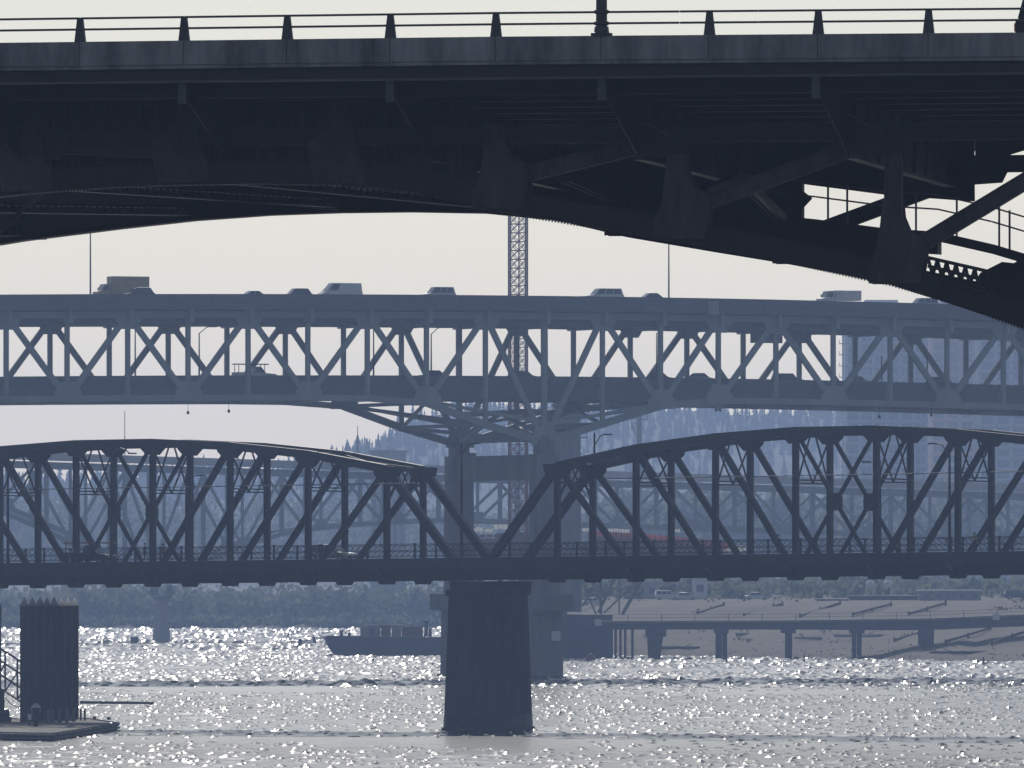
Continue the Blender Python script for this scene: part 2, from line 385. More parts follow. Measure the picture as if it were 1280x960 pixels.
def woods():
    rnd = random.Random(11)
    s = MB()      # jagged conifers along the ridge
    for i in range(3300):
        c = rnd.uniform(-300, 1600); k = rnd.random() ** .6; D = 4520 + 450 * k
        top = lerp(RIDGE, c) + 3 * math.sin(c * .021) + 2 * math.sin(c * .07); zt_ = H + (CY - top) * 4950 / F
        kk = lerp([(4300, 0), (4500, .35), (4700, .72), (4950, 1), (5150, .9)], D); h = rnd.uniform(6, 11) * (1.5 if rnd.random() < .12 else 1)
        conifer(s, ((c - CX) * D / F, D, 8 + (zt_ - 8) * kk - h * .25), h, h * .24, rnd)
    s.build('ridge_wood', M['hazy_foliage'], kind='stuff', label='conifer wood along the hazy ridge', cat='wood')
    s = MB()      # island and bank wood left
    for i in range(230):
        c = rnd.uniform(-420, 760); D = rnd.uniform(3400, 3800)
        top = lerp([(-400, 600), (0, 612), (120, 596), (200, 606), (330, 612), (420, 618), (520, 622), (760, 636)], c) + rnd.uniform(-7, 26)
        z1 = H + (CY - top) * D / F; z0 = 3.5
        leafy(s, ((c - CX) * D / F, D, z0), z1 - z0, rnd.uniform(6, 9), rnd, 380, .85)
    for i in range(700):
        c = rnd.uniform(-420, 760); D = rnd.choice((rnd.uniform(2612, 2640), rnd.uniform(2640, 3100)))
        leafy(s, ((c - CX) * D / F, D, 1.0), rnd.uniform(4, 11), rnd.uniform(3, 5), rnd, 70, .8)
    for i in range(900):
        c = rnd.uniform(-420, 600); D = rnd.uniform(2597, 2612)
        leafy(s, ((c - CX) * D / F, D, -.8), rnd.uniform(2, 4), rnd.uniform(2, 3), rnd, 30, .6)
    for i in range(420):
        c = rnd.uniform(640, 1500); D = rnd.uniform(1990, 2900)
        leafy(s, ((c - CX) * D / F, D, 8.6), rnd.uniform(2, 4.5), rnd.uniform(2.5, 4), rnd, 60, .7)
    for i in range(120):
        c = rnd.uniform(740, 1400); D = rnd.uniform(2900, 3100)
        leafy(s, ((c - CX) * D / F, D, 9), rnd.uniform(20, 34), rnd.uniform(5, 9), rnd, 240, 1.3)
    s.build('bank_wood', M['foliage'], kind='stuff', label='dense wood on the far bank behind the bridges', cat='wood')
    for k, (c, top, lab) in enumerate(((434, 550, 'hazy conifer above the left truss, leftmost of the row'), (447, 543, 'tallest pointed conifer beside the thin lamp pole'),
            (459, 549, 'narrow conifer just right of the thin lamp pole'), (473, 545, 'broad conifer above the pale shed roof'), (487, 541, 'conifer left of the rising wooded ridge'), (421, 560, 'short conifer at the left foot of the ridge'))):
        D = 4200 + 15 * k; z1 = H + (CY - top) * D / F; h = 26.0
        t = empty('conifer_tree', ((c - CX) * D / F, D, z1 - h), 0, lab, 'tree', 'conifers against the sky')
        s = MB(); conifer(s, (0, 0, 0), h, h * .26, rnd); s.build('crown', M['hazy_foliage'], t)
        s = MB(); s.tube((0, 0, -14), (0, 0, h * .7), .5, .15, 7); s.build('trunk', M['bark'], t)
woods()

# ================================================================ NEAR BRIDGE (dark, overhead)
def near_bridge():
    B = Bridge('deck_truss_bridge', 640, 340 * .74, -10, 'dark steel deck truss bridge with concrete parapet crossing overhead', 'bridge', .74)
    r = B.root; W = 27.0; wf = -8.0
    steel, conc = M['near_steel'], M['near_concrete']
    top = [(-200, 46), (0, 53.5), (1280, 40), (1500, 38)]
    def fz(px, dy, w_=wf):   # point on fascia plane: dy pixels under the parapet top
        return B.at(px, lerp([(-300, 56.7), (0, 53.5), (640, 45.5), (1280, 40.5), (1600, 38)], px) + dy, w_)
    joints = [-160, -30, 99, 229, 358, 487, 619, 751, 886, 1022, 1160, 1299, 1440]
    for a, b in zip(joints, joints[1:]):     # parapet panels with open joints
        p = fz(a, 0); q = fz(b, 0); p2 = fz(a, 30); q2 = fz(b, 30)
        s = MB(); s.plate([(p.x + .012, p.z), (q.x - .012, q.z), (q2.x - .012, q2.z), (p2.x + .012, p2.z)], wf, wf + .32)
        s.build('parapet_panel', conc, r)
        p = fz(a, 30.5); q = fz(b, 30.5); p2 = fz(a, 35); q2 = fz(b, 35)
        s = MB(); s.plate([(p.x, p.z), (q.x, q.z), (q2.x, q2.z), (p2.x, p2.z)], wf + .05, wf + .9)
        s.build('kerb_slab', conc, r)
    # deck slab
    z0 = lambda px: fz(px, 33)
    p = z0(-160); q = z0(1440)
    s = MB(); s.plate([(p.x, p.z), (q.x, q.z), (q.x, q.z - .28), (p.x, p.z - .28)], wf + .3, W + 8.0); s.build('deck_slab', M['deck_asphalt'], r)
    p = fz(-160, 0); q = fz(1440, 0)
    s = MB(); s.plate([(p.x, p.z), (q.x, q.z), (q.x, q.z - .8), (p.x, p.z - .8)], W + 7.7, W + 8.0); s.build('far_parapet', conc, r)
    # edge stringer, with a paler lower flange
    p = fz(-160, 36); q = fz(1440, 36); p2 = fz(-160, 49); q2 = fz(1440, 49)
    s = MB(); s.plate([(p.x, p.z), (q.x, q.z), (q2.x, q2.z), (p2.x, p2.z)], wf + .25, wf + .29)
    s.build('edge_stringer', M['near_steel'], r)
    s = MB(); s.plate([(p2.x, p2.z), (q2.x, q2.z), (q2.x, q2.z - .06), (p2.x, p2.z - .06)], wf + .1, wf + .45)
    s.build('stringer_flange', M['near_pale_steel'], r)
    slope = (q.z - p.z) / (q.x - p.x); zs = lambda x: p.z + slope * (x - p.x)
    for k in range(9):
        wy = wf + 2.6 + k * (W + 10.5 - 2.6 - 0) / 8
        member('stringer', (p.x, wy, zs(p.x) - .45), (q.x, wy, zs(q.x) - .45), .75, .3, steel, r, 'H')
    # floor beams end in pale stubs under the edge
    for px in (-38, 225, 485, 750, 1018, 1288, 1420):
        x = B.S(px, wf); zt = zs(x) - .03
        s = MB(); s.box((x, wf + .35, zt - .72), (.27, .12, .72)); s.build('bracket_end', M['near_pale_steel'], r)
        s = MB()
        pr = [(wf + .42, -.05), (W + 7.5, -.05), (W + 7.5, -.7), (W, -2.7), (0, -2.7), (wf + .42, -.75)]
        for tx, pp in ((.04, pr),):
            vs = [(x - tx / 2, y, zt + z) for y, z in pp] + [(x + tx / 2, y, zt + z) for y, z in pp]
            n = len(pp); s.add(vs, [tuple(range(n)), tuple(range(n, 2 * n))[::-1]] + [(k, n + k, n + (k + 1) % n, (k + 1) % n) for k in range(n)])
        s.box((x, W / 2, zt - 2.72), (.4, W, .05))
        for wy in range(1, 26, 3): s.box((x, wy, zt - 1.35), (.22, .05, 2.5))
        s.build('floor_beam', steel, r)
    # trusses
    CH = [(-900, 430), (-600, 350), (-420, 308), (-203, 271), (12, 244), (150, 234), (292, 229.5), (442, 232), (540, 243), (630, 266), (850, 302), (1000, 331.5), (1117, 357), (1200, 381), (1280, 411), (1400, 455), (1560, 520)]
    nodes = [-420, -190, 40, 235, 430, 622, 848, 1117, 1390]
    depth_px = 25
    def chord_z(px): return B.at(px, lerp(CH, px), 0)
    near_top = lambda x: zs(x) - 1.9
    for wy in (0.0, W):
        pre = 'near' if wy == 0 else 'far'
        pts = [chord_z(p_) for p_ in (-900, -600, -420, -300, -190, -60, 40, 140, 235, 330, 430, 530, 622, 735, 848, 980, 1117, 1250, 1390, 1500)]
        for a, b in zip(pts, pts[1:]):
            d = .72
            s = MB()
            s.plate([(a.x, a.z + d), (b.x, b.z + d), (b.x, b.z + .03), (a.x, a.z + .03)], wy - .4, wy - .34)
            s.plate([(a.x, a.z + d), (b.x, b.z + d), (b.x, b.z + .03), (a.x, a.z + .03)], wy + .34, wy + .4)
            s.plate([(a.x, a.z + .03), (b.x, b.z + .03), (b.x, b.z), (a.x, a.z)], wy - .5, wy + .5)
            s.plate([(a.x, a.z + d + .04), (b.x, b.z + d + .04), (b.x, b.z + d), (a.x, a.z + d)], wy - .46, wy + .46)
            s.build('lower_chord', steel, r)
        tl = B.S(-900); tr = B.S(1560)
        member('upper_chord', (tl, wy, near_top(tl)), (tr, wy, near_top(tr)), .6, .7, steel, r, 'U')
        for i, px in enumerate(nodes):
            c = chord_z(px); x = c.x; zt = near_top(x)
            fm = M['near_member'] if wy == 0 else steel
            if not (wy and px == 1117): member('vertical', (x, wy, c.z + .1), (x, wy, zt), .58, .5, fm, r, 'H')
            # curved gusset plates at the lower node
            g = []
            right = px > 560
            sgn = 1 if right else -1
            zl = lambda xx: c.z + (B.at(px + (xx - x) * 37, lerp(CH, px + (xx - x) * 37), 0).z - c.z)
            prof = [(-.78, .72), (-.62, .95), (-.5, 1.35), (-.4, 2.0), (-.3, 2.9), (.3, 2.9), (.36, 2.3), (.55, 1.85), (.85, 1.65), (1.12, 1.5), (1.12, .9), (.95, 0.06)]
            if wy: prof = [(-.78, .72), (-.5, 1.2), (.3, 1.6), (1.2, 1.5), (1.2, .9), (.95, 0.06)]
            pts2 = [(x + sgn * a, c.z + b) for a, b in prof] + [(x - sgn * .78, c.z + .06)]
            for y0, y1 in ((wy - .47, wy - .41), (wy + .41, wy + .47)):
                s = MB(); s.plate(pts2, y0, y1); s.build('gusset_plate', fm, r)
        # diagonals rise from each lower node towards the next upper node away from the crown
        for i in range(len(nodes) - 1):
            a, b = nodes[i], nodes[i + 1]
            if a >= 600:
                p_ = chord_z(a); q_ = chord_z(b); xa, za = p_.x + .55, p_.z + 1.15; xb = q_.x - .4
            elif b <= 240:
                p_ = chord_z(b); q_ = chord_z(a); xa, za = p_.x - .55, p_.z + 1.15; xb = q_.x + .4
            else: continue
            zb = near_top(xb) - .2
            member('diagonal', (xa, wy, za), (xb, wy, zb), .55, .46, M['near_member'] if wy == 0 else steel, r, 'H')
            s = MB(); s.plate([(xb - 1.4, zb + .5), (xb + 1.2, zb + .5), (xb + .7, zb - .5), (xb - .9, zb - .6)], wy - .44, wy - .38); s.build('gusset_plate', steel, r)
    # rivet heads along the lower flange of the near truss
    s = MB()
    px = -5.0
    while px < 1290:
        c = chord_z(px); s.box((c.x, -.44, c.z - .022), (.05, .06, .05)); px += 3.9
    px = 880.0
    while px < 1290:
        c = chord_z(px)
        for dz in (.1, .62): s.box((c.x, -.415, c.z + dz), (.04, .03, .04))
        px += 5
    s.build('rivets', steel, r, kind='stuff')
    # solid web plate on the far truss; it stops short of the open panels
    tops_ = [B.at(-500, 125, W - .6), B.at(1218, 125, W - .6)]
    pts2 = tops_ + [B.at(px, py, W - .6) for px, py in ((1219, 252), (1190, 250), (1110, 244), (1010, 231), (990, 227.5), (1016, 248), (1003, 262))]
    end = B.S(1003, W)
    pts2.append(Vector((end, W - .6, chord_z(850).z + .2)))
    for px in (800, 735, 680, 622, 530, 430, 330, 235, 140, 40, -60, -190, -300, -420):
        v = chord_z(px)
        if v.x < end: pts2.append(Vector((v.x, W - .6, v.z + .2)))
    s = MB(); s.plate([(v.x, v.z) for v in pts2], W - .72, W - .66); s.build('web_plate', steel, r)
    a = B.at(1219, 125, W - .6); b = B.at(1219, 207, W - .6); c = B.at(1300, 182, W - .6); d = B.at(1300, 125, W - .6); e = B.at(1560, 120, W - .6); f = B.at(1560, 170, W - .6)
    s = MB(); s.plate([(v.x, v.z) for v in (a, d, e, f, c, b)], W - .62, W - .56); s.build('web_plate', steel, r)
    # corrugated cladding over the machinery at the crown
    for a0, b0 in ((-60, 70), (70, 210), (210, 365), (365, 480), (480, 598)):
        s = MB(); pa = B.at(a0, 132, 2.0); pb = B.at(b0, 132, 2.0)
        za = B.at((a0 + b0) / 2, lerp(CH, (a0 + b0) / 2) - 6, 2.0).z
        n = max(4, int((pb.x - pa.x) / .3)); x0 = pa.x
        for k in range(n):
            xa = x0 + k * (pb.x - pa.x - .03) / n; xb = x0 + (k + .55) * (pb.x - pa.x - .03) / n
            s.box(((xa + xb) / 2, 1.94, (pa.z + za) / 2), (xb - xa, .06, pa.z - za - .02))
        s.box(((pa.x + pb.x) / 2, 2.0, (pa.z + za) / 2), (pb.x - pa.x - .03, .05, pa.z - za))
        s.build('cladding_panel', M['rust_steel'], r)
    for x0, x1, y0, y1 in ((110, 133, 173, 195), (150, 167, 170, 194), (180, 203, 168, 196)):
        pa = B.at(x0, y0, 1.85); pb = B.at(x1, y1, 1.85)
        s = MB(); s.box(((pa.x + pb.x) / 2, 1.86, (pa.z + pb.z) / 2), (pb.x - pa.x, .05, pa.z - pb.z)); s.build('window_pane', M['glass'], r)
    # pale bars: lit strut edges and gusset glints put in as lighter steel
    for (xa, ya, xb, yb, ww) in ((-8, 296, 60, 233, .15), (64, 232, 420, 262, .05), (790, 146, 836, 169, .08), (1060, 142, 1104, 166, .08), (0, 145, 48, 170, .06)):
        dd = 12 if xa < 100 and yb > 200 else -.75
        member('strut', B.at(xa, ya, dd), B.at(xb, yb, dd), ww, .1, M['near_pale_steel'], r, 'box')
    # bottom laterals between the two trusses and the inspection walk with its hand rail
    for i in range(len(nodes) - 1):
        a = chord_z(nodes[i]); b = chord_z(nodes[i + 1])
        member('lateral', (a.x, .4, a.z + .35), (b.x, W - .4, b.z + .35), .35, .3, steel, r, 'L')
        if nodes[i + 1] > 600: member('lateral', (b.x, .4, b.z + .35), (a.x, W - .4, a.z + .35), .35, .3, steel, r, 'L')
        if nodes[i + 1] > 600: member('cross_strut', (b.x, .4, b.z + .4), (b.x, W - .4, b.z + .4), .35, .3, steel, r, 'box')
        if nodes[i + 1] > 1000: continue
        member('sway_brace', (b.x, .3, b.z + 1.2), (b.x, W / 2, near_top(b.x) - .9), .35, .3, steel, r, 'H')
        member('sway_brace', (b.x, W - .3, b.z + 1.2), (b.x, W / 2, near_top(b.x) - .9), .35, .3, steel, r, 'H')
    ww = W - 3
    walk = [(900, 262), (1020, 274), (1108, 285.5), (1172, 289.5), (1240, 305), (1330, 332), (1420, 360)]
    for (a0, a1), (b0, b1) in zip(walk, walk[1:]):
        p_ = B.at(a0, a1, ww); q_ = B.at(b0, b1, ww)
        d = 1.4 if a0 < 1108 else .8 if a0 < 1172 else .35
        s = MB(); s.plate([(p_.x, p_.z), (q_.x, q_.z), (q_.x, q_.z - d), (p_.x, p_.z - d)], ww, ww + 1.1); s.build('walkway', steel, r)
        for dy in (28, 46):
            p2 = B.at(a0, a1 - dy, ww); q2 = B.at(b0, b1 - dy, ww)
            member('hand_rail', p2, q2, .06, .05, M['rail_steel'], r, 'box')
    for px in (1035, 1059, 1145, 1196, 1249, 1262):
        yb = lerp(walk, px)
        member('rail_post', B.at(px, yb, ww), B.at(px, yb - 50, ww), .07, .06, M['rail_steel'], r, 'box')
    # a laced strut hanging between the chords at the right
    lp = [B.at(1160, 322, 6), B.at(1230, 338, 6), B.at(1300, 358, 6), B.at(1400, 392, 6)]
    lp2 = [B.at(1160, 343, 6), B.at(1230, 362, 6), B.at(1300, 386, 6), B.at(1400, 424, 6)]
    for a, b, c, d in zip(lp, lp[1:], lp2, lp2[1:]):
        member('lattice_chord', a, b, .12, .2, steel, r, 'box'); member('lattice_chord', (a + c) / 2, (b + d) / 2, .12, .2, steel, r, 'box'); member('lattice_chord', c, d, .1, .2, steel, r, 'box')
        n = 6
        for k in range(n):
            p1 = a + (b - a) * k / n; p2 = c + (d - c) * (k + .5) / n; p3 = a + (b - a) * (k + 1) / n
            member('lattice_bar', p1, p2, .11, .05, steel, r, 'box'); member('lattice_bar', p2, p3, .11, .05, steel, r, 'box')
    # railing: tapered posts and two rails, lamp pole
    for px in (-30, 99, 229, 358, 487, 619, 886, 1022, 1160, 1299):
        c = fz(px, 0); s = MB(); h = .80
        pr0 = [(c.x - .19, wf + .1, c.z), (c.x + .19, wf + .1, c.z), (c.x + .19, wf + .24, c.z), (c.x - .19, wf + .24, c.z)]
        pr1 = [(c.x - .10, wf + .12, c.z + h), (c.x + .10, wf + .12, c.z + h), (c.x + .10, wf + .22, c.z + h), (c.x - .10, wf + .22, c.z + h)]
        s.prism(pr0, pr1); s.build('rail_post', M['rail_steel'], r)
    for h in (.78, .41):
        for a0, b0 in ((-160, 751), (751, 1440)):
            xs_ = [a0 + (b0 - a0) * k / 7 for k in range(8)]
            for u, v in zip(xs_, xs_[1:]):
                a = fz(u, 0); b = fz(v, 0)
                member('rail', (a.x, wf + .08, a.z + h), (b.x, wf + .08, b.z + h), .07, .07, M['rail_steel'], r, 'box')
    c = fz(751, 0)
    t = empty('lamp_post', B.world(c.x, wf + .15, c.z + .01), B.th, 'tapered grey lamp post bolted on top of the near concrete parapet', 'lamp post')
    s = MB(); s.lathe((0, 0, 0), [(0, .14), (3, .125), (7.5, .08)], 12); s.build('pole', M['rail_steel'], t)
    s = MB(); s.lathe((0, 0, 0), [(0, .27), (.06, .27), (.08, .19), (.22, .17)], 12)
    for h in (.30, .58): s.lathe((0, 0, h - .05), [(0, .155), (.02, .19), (.08, .19), (.1, .155)], 12)
    s.build('base_collar', M['rail_steel'], t)
    s = MB(); s.bar((0, 0, 7.4), (0, 2.4, 7.9), .08, .08, Vector((1, 0, 0))); s.box((0, 2.8, 7.9), (.3, .8, .14)); s.build('lamp_head', M['rail_steel'], t)
    return B, fz, zs, wf
NB = near_bridge()

# ================================================================ TRUSS BRIDGE (dark, through truss, middle distance)
def lattice_panel_mesh(L, h, m):
    s = MB()
    for z in (0, h * .45, h): s.box((L / 2, 0, z), (L, .06, .055))
    n = int(round(L / .62)); st = L / n
    for k in range(n):
        x = k * st
        s.bar((x, 0, h * .45), (x + st, 0, h), .035, .02); s.bar((x, .02, h), (x + st, .02, h * .45), .035, .02)
        s.bar((x, 0, 0), (x + st / 2, 0, h * .45), .035, .02); s.bar((x + st / 2, .02, h * .45), (x + st, .02, 0), .035, .02)
    return s.mesh('railing_panel', m)
def truss_bridge():
    B = Bridge('through_truss_bridge', 605, 937, -28, 'dark curved-top through truss bridge meeting over one tall pier', 'bridge')
    r = B.root; W = 7.1; st = M['truss_steel']; g = .0097
    zr = lambda x: 16.0 + g * x
    PAN = 101.2 / 13.55 / math.cos(R(28)) / 1.0
    hs = [11.75, 11.3, 10.4, 8.9]
    zb = -1.95       # bottom chord below road
    def span(c_px, pan_px, detail):
        xc = B.S(c_px); x1 = B.S(c_px + pan_px) ; pan = x1 - xc
        xs = [xc + (k - 4.5) * pan for k in range(10)]
        hh = [0] + [hs[3], hs[2], hs[1], hs[0], hs[0], hs[1], hs[2], hs[3]] + [0]
        P = lambda k, t: Vector((xs[k], 0, zr(xs[k]) + (hh[k] - .38 if t else zb + .3)))
        for wy in (0.0, W):
            off = Vector((0, wy, 0))
            for k in range(9): member('bottom_chord', P(k, 0) + off, P(k + 1, 0) + off, .6, .5, st, r, 'U')
            for k in range(1, 8): member('top_chord', P(k, 1) + off, P(k + 1, 1) + off, .76, .62, st, r, 'U')
            member('end_post', P(0, 0) + off, P(1, 1) + off, .72, .6, st, r, 'U'); member('end_post', P(8, 1) + off, P(9, 0) + off, .72, .6, st, r, 'U')
            for k in range(1, 9):
                member('vertical', P(k, 0) + off, P(k, 1) + off, .5, .5, st, r, 'H')
                # gussets: flared at the top, low wide plates at the bottom
                x = xs[k]; zt = P(k, 1).z; q = P(k, 0).z
                tp = [(x - 1.35, zt + .3 + (-.1 if k < 4 else 0)), (x + 1.35, zt + .3 - (.1 if k > 5 else 0)), (x + 1.2, zt - .5), (x + .55, zt - 1.15), (x - .55, zt - 1.15), (x - 1.2, zt - .5)]
                for y0 in (wy - .37, wy + .33):
                    s = MB(); s.plate(tp, y0, y0 + .04); s.build('gusset_plate', st, r)
                    s = MB(); s.plate([(x - .8, q - .3), (x - .6, q - .62), (x + .6, q - .62), (x + .8, q - .3), (x + .8, q + .4), (x + .3, q + 1), (x - .3, q + 1), (x - .8, q + .4)], y0, y0 + .04); s.build('gusset_plate', st, r)
            for k in range(1, 4): member('diagonal', P(k, 1) + off, P(k + 1, 0) + off, .56, .4, st, r, 'H'); member('diagonal', P(9 - k, 1) + off, P(8 - k, 0) + off, .56, .4, st, r, 'H')
            member('counter_diagonal', P(4, 1) + off, P(5, 0) + off, .34, .3, st, r, 'H'); member('counter_diagonal', P(5, 1) + off, P(4, 0) + off, .34, .26, st, r, 'H')
            c = (P(4, 1) + P(5, 0)) / 2; c2 = (P(5, 1) + P(4, 0)) / 2; zc = (c.z + c2.z) / 2
            s = MB(); s.plate([(c.x - .6, zc - .45), (c.x - .4, zc - .8), (c.x + .4, zc - .8), (c.x + .6, zc - .45), (c.x + .6, zc + .45), (c.x + .4, zc + .8), (c.x - .4, zc + .8), (c.x - .6, zc + .45)], wy - .19, wy + .19)
            s.build('crossing_plate', st, r)
        for k in range(0, 10):      # floor beams, sidewalk brackets
            x = xs[k]; z = zr(x); s = MB()
            pp = [(-3.3, -.15), (W + 3.3, -.15), (W + 3.3, -.5), (W + .3, -1.9), (-.3, -1.9), (-3.3, -.5)]
            n = 6; t = .15
            vs = [(x - t, y, z + q) for y, q in pp] + [(x + t, y, z + q) for y, q in pp]
            s.add(vs, [tuple(range(n)), tuple(range(n, 2 * n))[::-1]] + [(i, n + i, n + (i + 1) % n, (i + 1) % n) for i in range(n)])
            s.build('floor_beam', st, r)
        for k in range(9):
            member('floor_lateral', P(k, 0) + Vector((0, .3, .2)), P(k + 1, 0) + Vector((0, W - .3, .2)), .2, .2, st, r, 'box')
        for k in range(1, 9):       # sway frames and top laterals
            zt = P(k, 1).z; x = xs[k]
            if k in (1, 8):
                for z1 in (zt - .1, zt - 1.5): member('portal_strut', (x, .3, z1), (x, W - .3, z1), .22, .3, st, r, 'box')
                n = 5
                for q in range(n):
                    ya = .3 + (W - .6) * q / n; yb = .3 + (W - .6) * (q + 1) / n
                    member('portal_lacing', (x, ya, zt - .1), (x, yb, zt - 1.5), .13, .08, st, r, 'box'); member('portal_lacing', (x, ya, zt - 1.5), (x, yb, zt - .1), .13, .08, st, r, 'box')
                member('knee_brace', (x, .2, zt - 3.0), (x, 1.7, zt - 1.5), .2, .2, st, r, 'box'); member('knee_brace', (x, W - .2, zt - 3.0), (x, W - 1.7, zt - 1.5), .2, .2, st, r, 'box')
                s = MB(); s.lathe((0, 0, 0), [(0, .45), (.06, .45)], 10)
                s.build('portal_ring', st, r, mtx=Matrix.Translation((x, W / 2, zt - .8)) @ Matrix.Rotation(R(90), 4, 'Y')) if False else None
            else:
                zlow = zr(x) + 6.6
                for z1 in (zlow, zlow + .3): member('sway_strut', (x, .25, z1), (x, W - .25, z1), .12, .14, st, r, 'box')
                for a, b in (((.3, zlow), (W / 2 - .3, zt)), ((W - .3, zlow), (W / 2 + .3, zt)), ((.3, zt - .8), (W / 2, zlow)), ((W - .3, zt - .8), (W / 2, zlow))):
                    member('sway_brace', (x, a[0], a[1]), (x, b[0], b[1]), .13, .12, st, r, 'box')
            member('top_strut', (x, .3, zt), (x, W - .3, zt), .35, .35, st, r, 'L')
            if k < 8:
                member('top_lateral', P(k, 1) + Vector((0, .3, 0)), P(k + 1, 1) + Vector((0, W - .3, 0)), .22, .22, st, r, 'L')
                member('top_lateral', P(k + 1, 1) + Vector((0, .3, 0)), P(k, 1) + Vector((0, W - .3, 0)), .22, .22, st, r, 'L')
        return xs, P
    a = span(143, 96.3, 1); b = span(1045, 101.4, 1)
    # deck
    x0 = a[0][0] - 8; x1 = b[0][-1] + 10
    def run(name, y0, y1, z0, z1, m):
        s = MB(); s.plate([(x0, zr(x0) + z0), (x1, zr(x1) + z0), (x1, zr(x1) + z1), (x0, zr(x0) + z1)], y0, y1); s.build(name, m, r)
    run('road_deck', .35, W - .35, -.02, -.28, M['deck_asphalt'])
    run('sidewalk', -3.3, -.4, .14, 0.0, M['pale_concrete']); run('sidewalk', W + .4, W + 3.3, .14, 0.0, M['pale_concrete'])
    run('sidewalk_fascia', -3.36, -3.31, .12, -1.05, st); run('sidewalk_fascia', W + 3.31, W + 3.36, .12, -1.05, st)
    for k, y in enumerate((.9, 2.7, 4.4, 6.2)): run('stringer', y - .12, y + .12, -.29, -1.75, st)
    # railings
    x = x0; L = 5.0; me = lattice_panel_mesh(L - .16, 1.1, st)
    ps = MB(); ps.box((0, 0, .66), (.16, .14, 1.32)); ps.box((0, 0, 1.36), (.24, .2, .08)); pm = ps.mesh('rail_post', st)
    rot = Matrix.Rotation(-math.atan(g), 4, 'Y')
    while x < x1 - L:
        for y in (-3.15, W + 3.15):
            link('railing_panel', me, r, mtx=Matrix.Translation((x + .08, y, zr(x) + .36)) @ rot); link('rail_post', pm, r, loc=(x, y, zr(x) + .14))
        x += L
    # pier: tapered shaft with rounded noses, ledge, twin bearing blocks
    cx = (a[0][-1] + b[0][0]) / 2 - .25; cy = W / 2
    ln, wd = 5.5, 2.35
    def ring(z, e): # oval plan
        pts = []
        for k in range(20):
            t = 2 * math.pi * k / 20; c_, s_ = math.cos(t), math.sin(t)
            px_ = (wd + e) * math.copysign(abs(c_) ** .6, c_); py_ = (ln + e) * math.copysign(abs(s_) ** .8, s_)
            pts.append((cx + px_, cy + py_, z))
        return pts
    pc = M['pier_concrete']
    s = MB(); s.prism(ring(-1.5, .5), ring(12.6, .0)); s.build('pier_shaft', pc, r)
    s = MB(); s.prism(ring(-1.5, .66), ring(.35, .64)); s.build('pier_footing', pc, r)
    for z_ in (2.4, 4.6, 6.8, 9.0, 11.2):      # construction joints, a hair proud
        e_ = .5 * (12.6 - z_) / 14.1
        s = MB(); s.prism(ring(z_, e_ + .025), ring(z_ + .09, e_ + .022)); s.build('lift_joint', pc, r)
    s = MB(); s.prism(ring(-1.4, .5 + .03), ring(1.5, .5 * 11.1 / 14.1 + .03)); s.build('tide_stain', M['wet_band'], r)
    s = MB(); s.prism(ring(12.61, .28), ring(13.15, .28)); s.build('pier_ledge', pc, r)
    for y in (-.2, W + .2):
        for x_ in (a[0][-1], b[0][0]):
            s = MB(); s.box((x_, y if y > 0 else y, 13.55), (1.9 if True else 1, 2.6, .78)); s.build('bearing_block', pc, r)
    return B, zr, W, a, b
TB, TB_ZR, TB_W, TB_A, TB_B = truss_bridge()

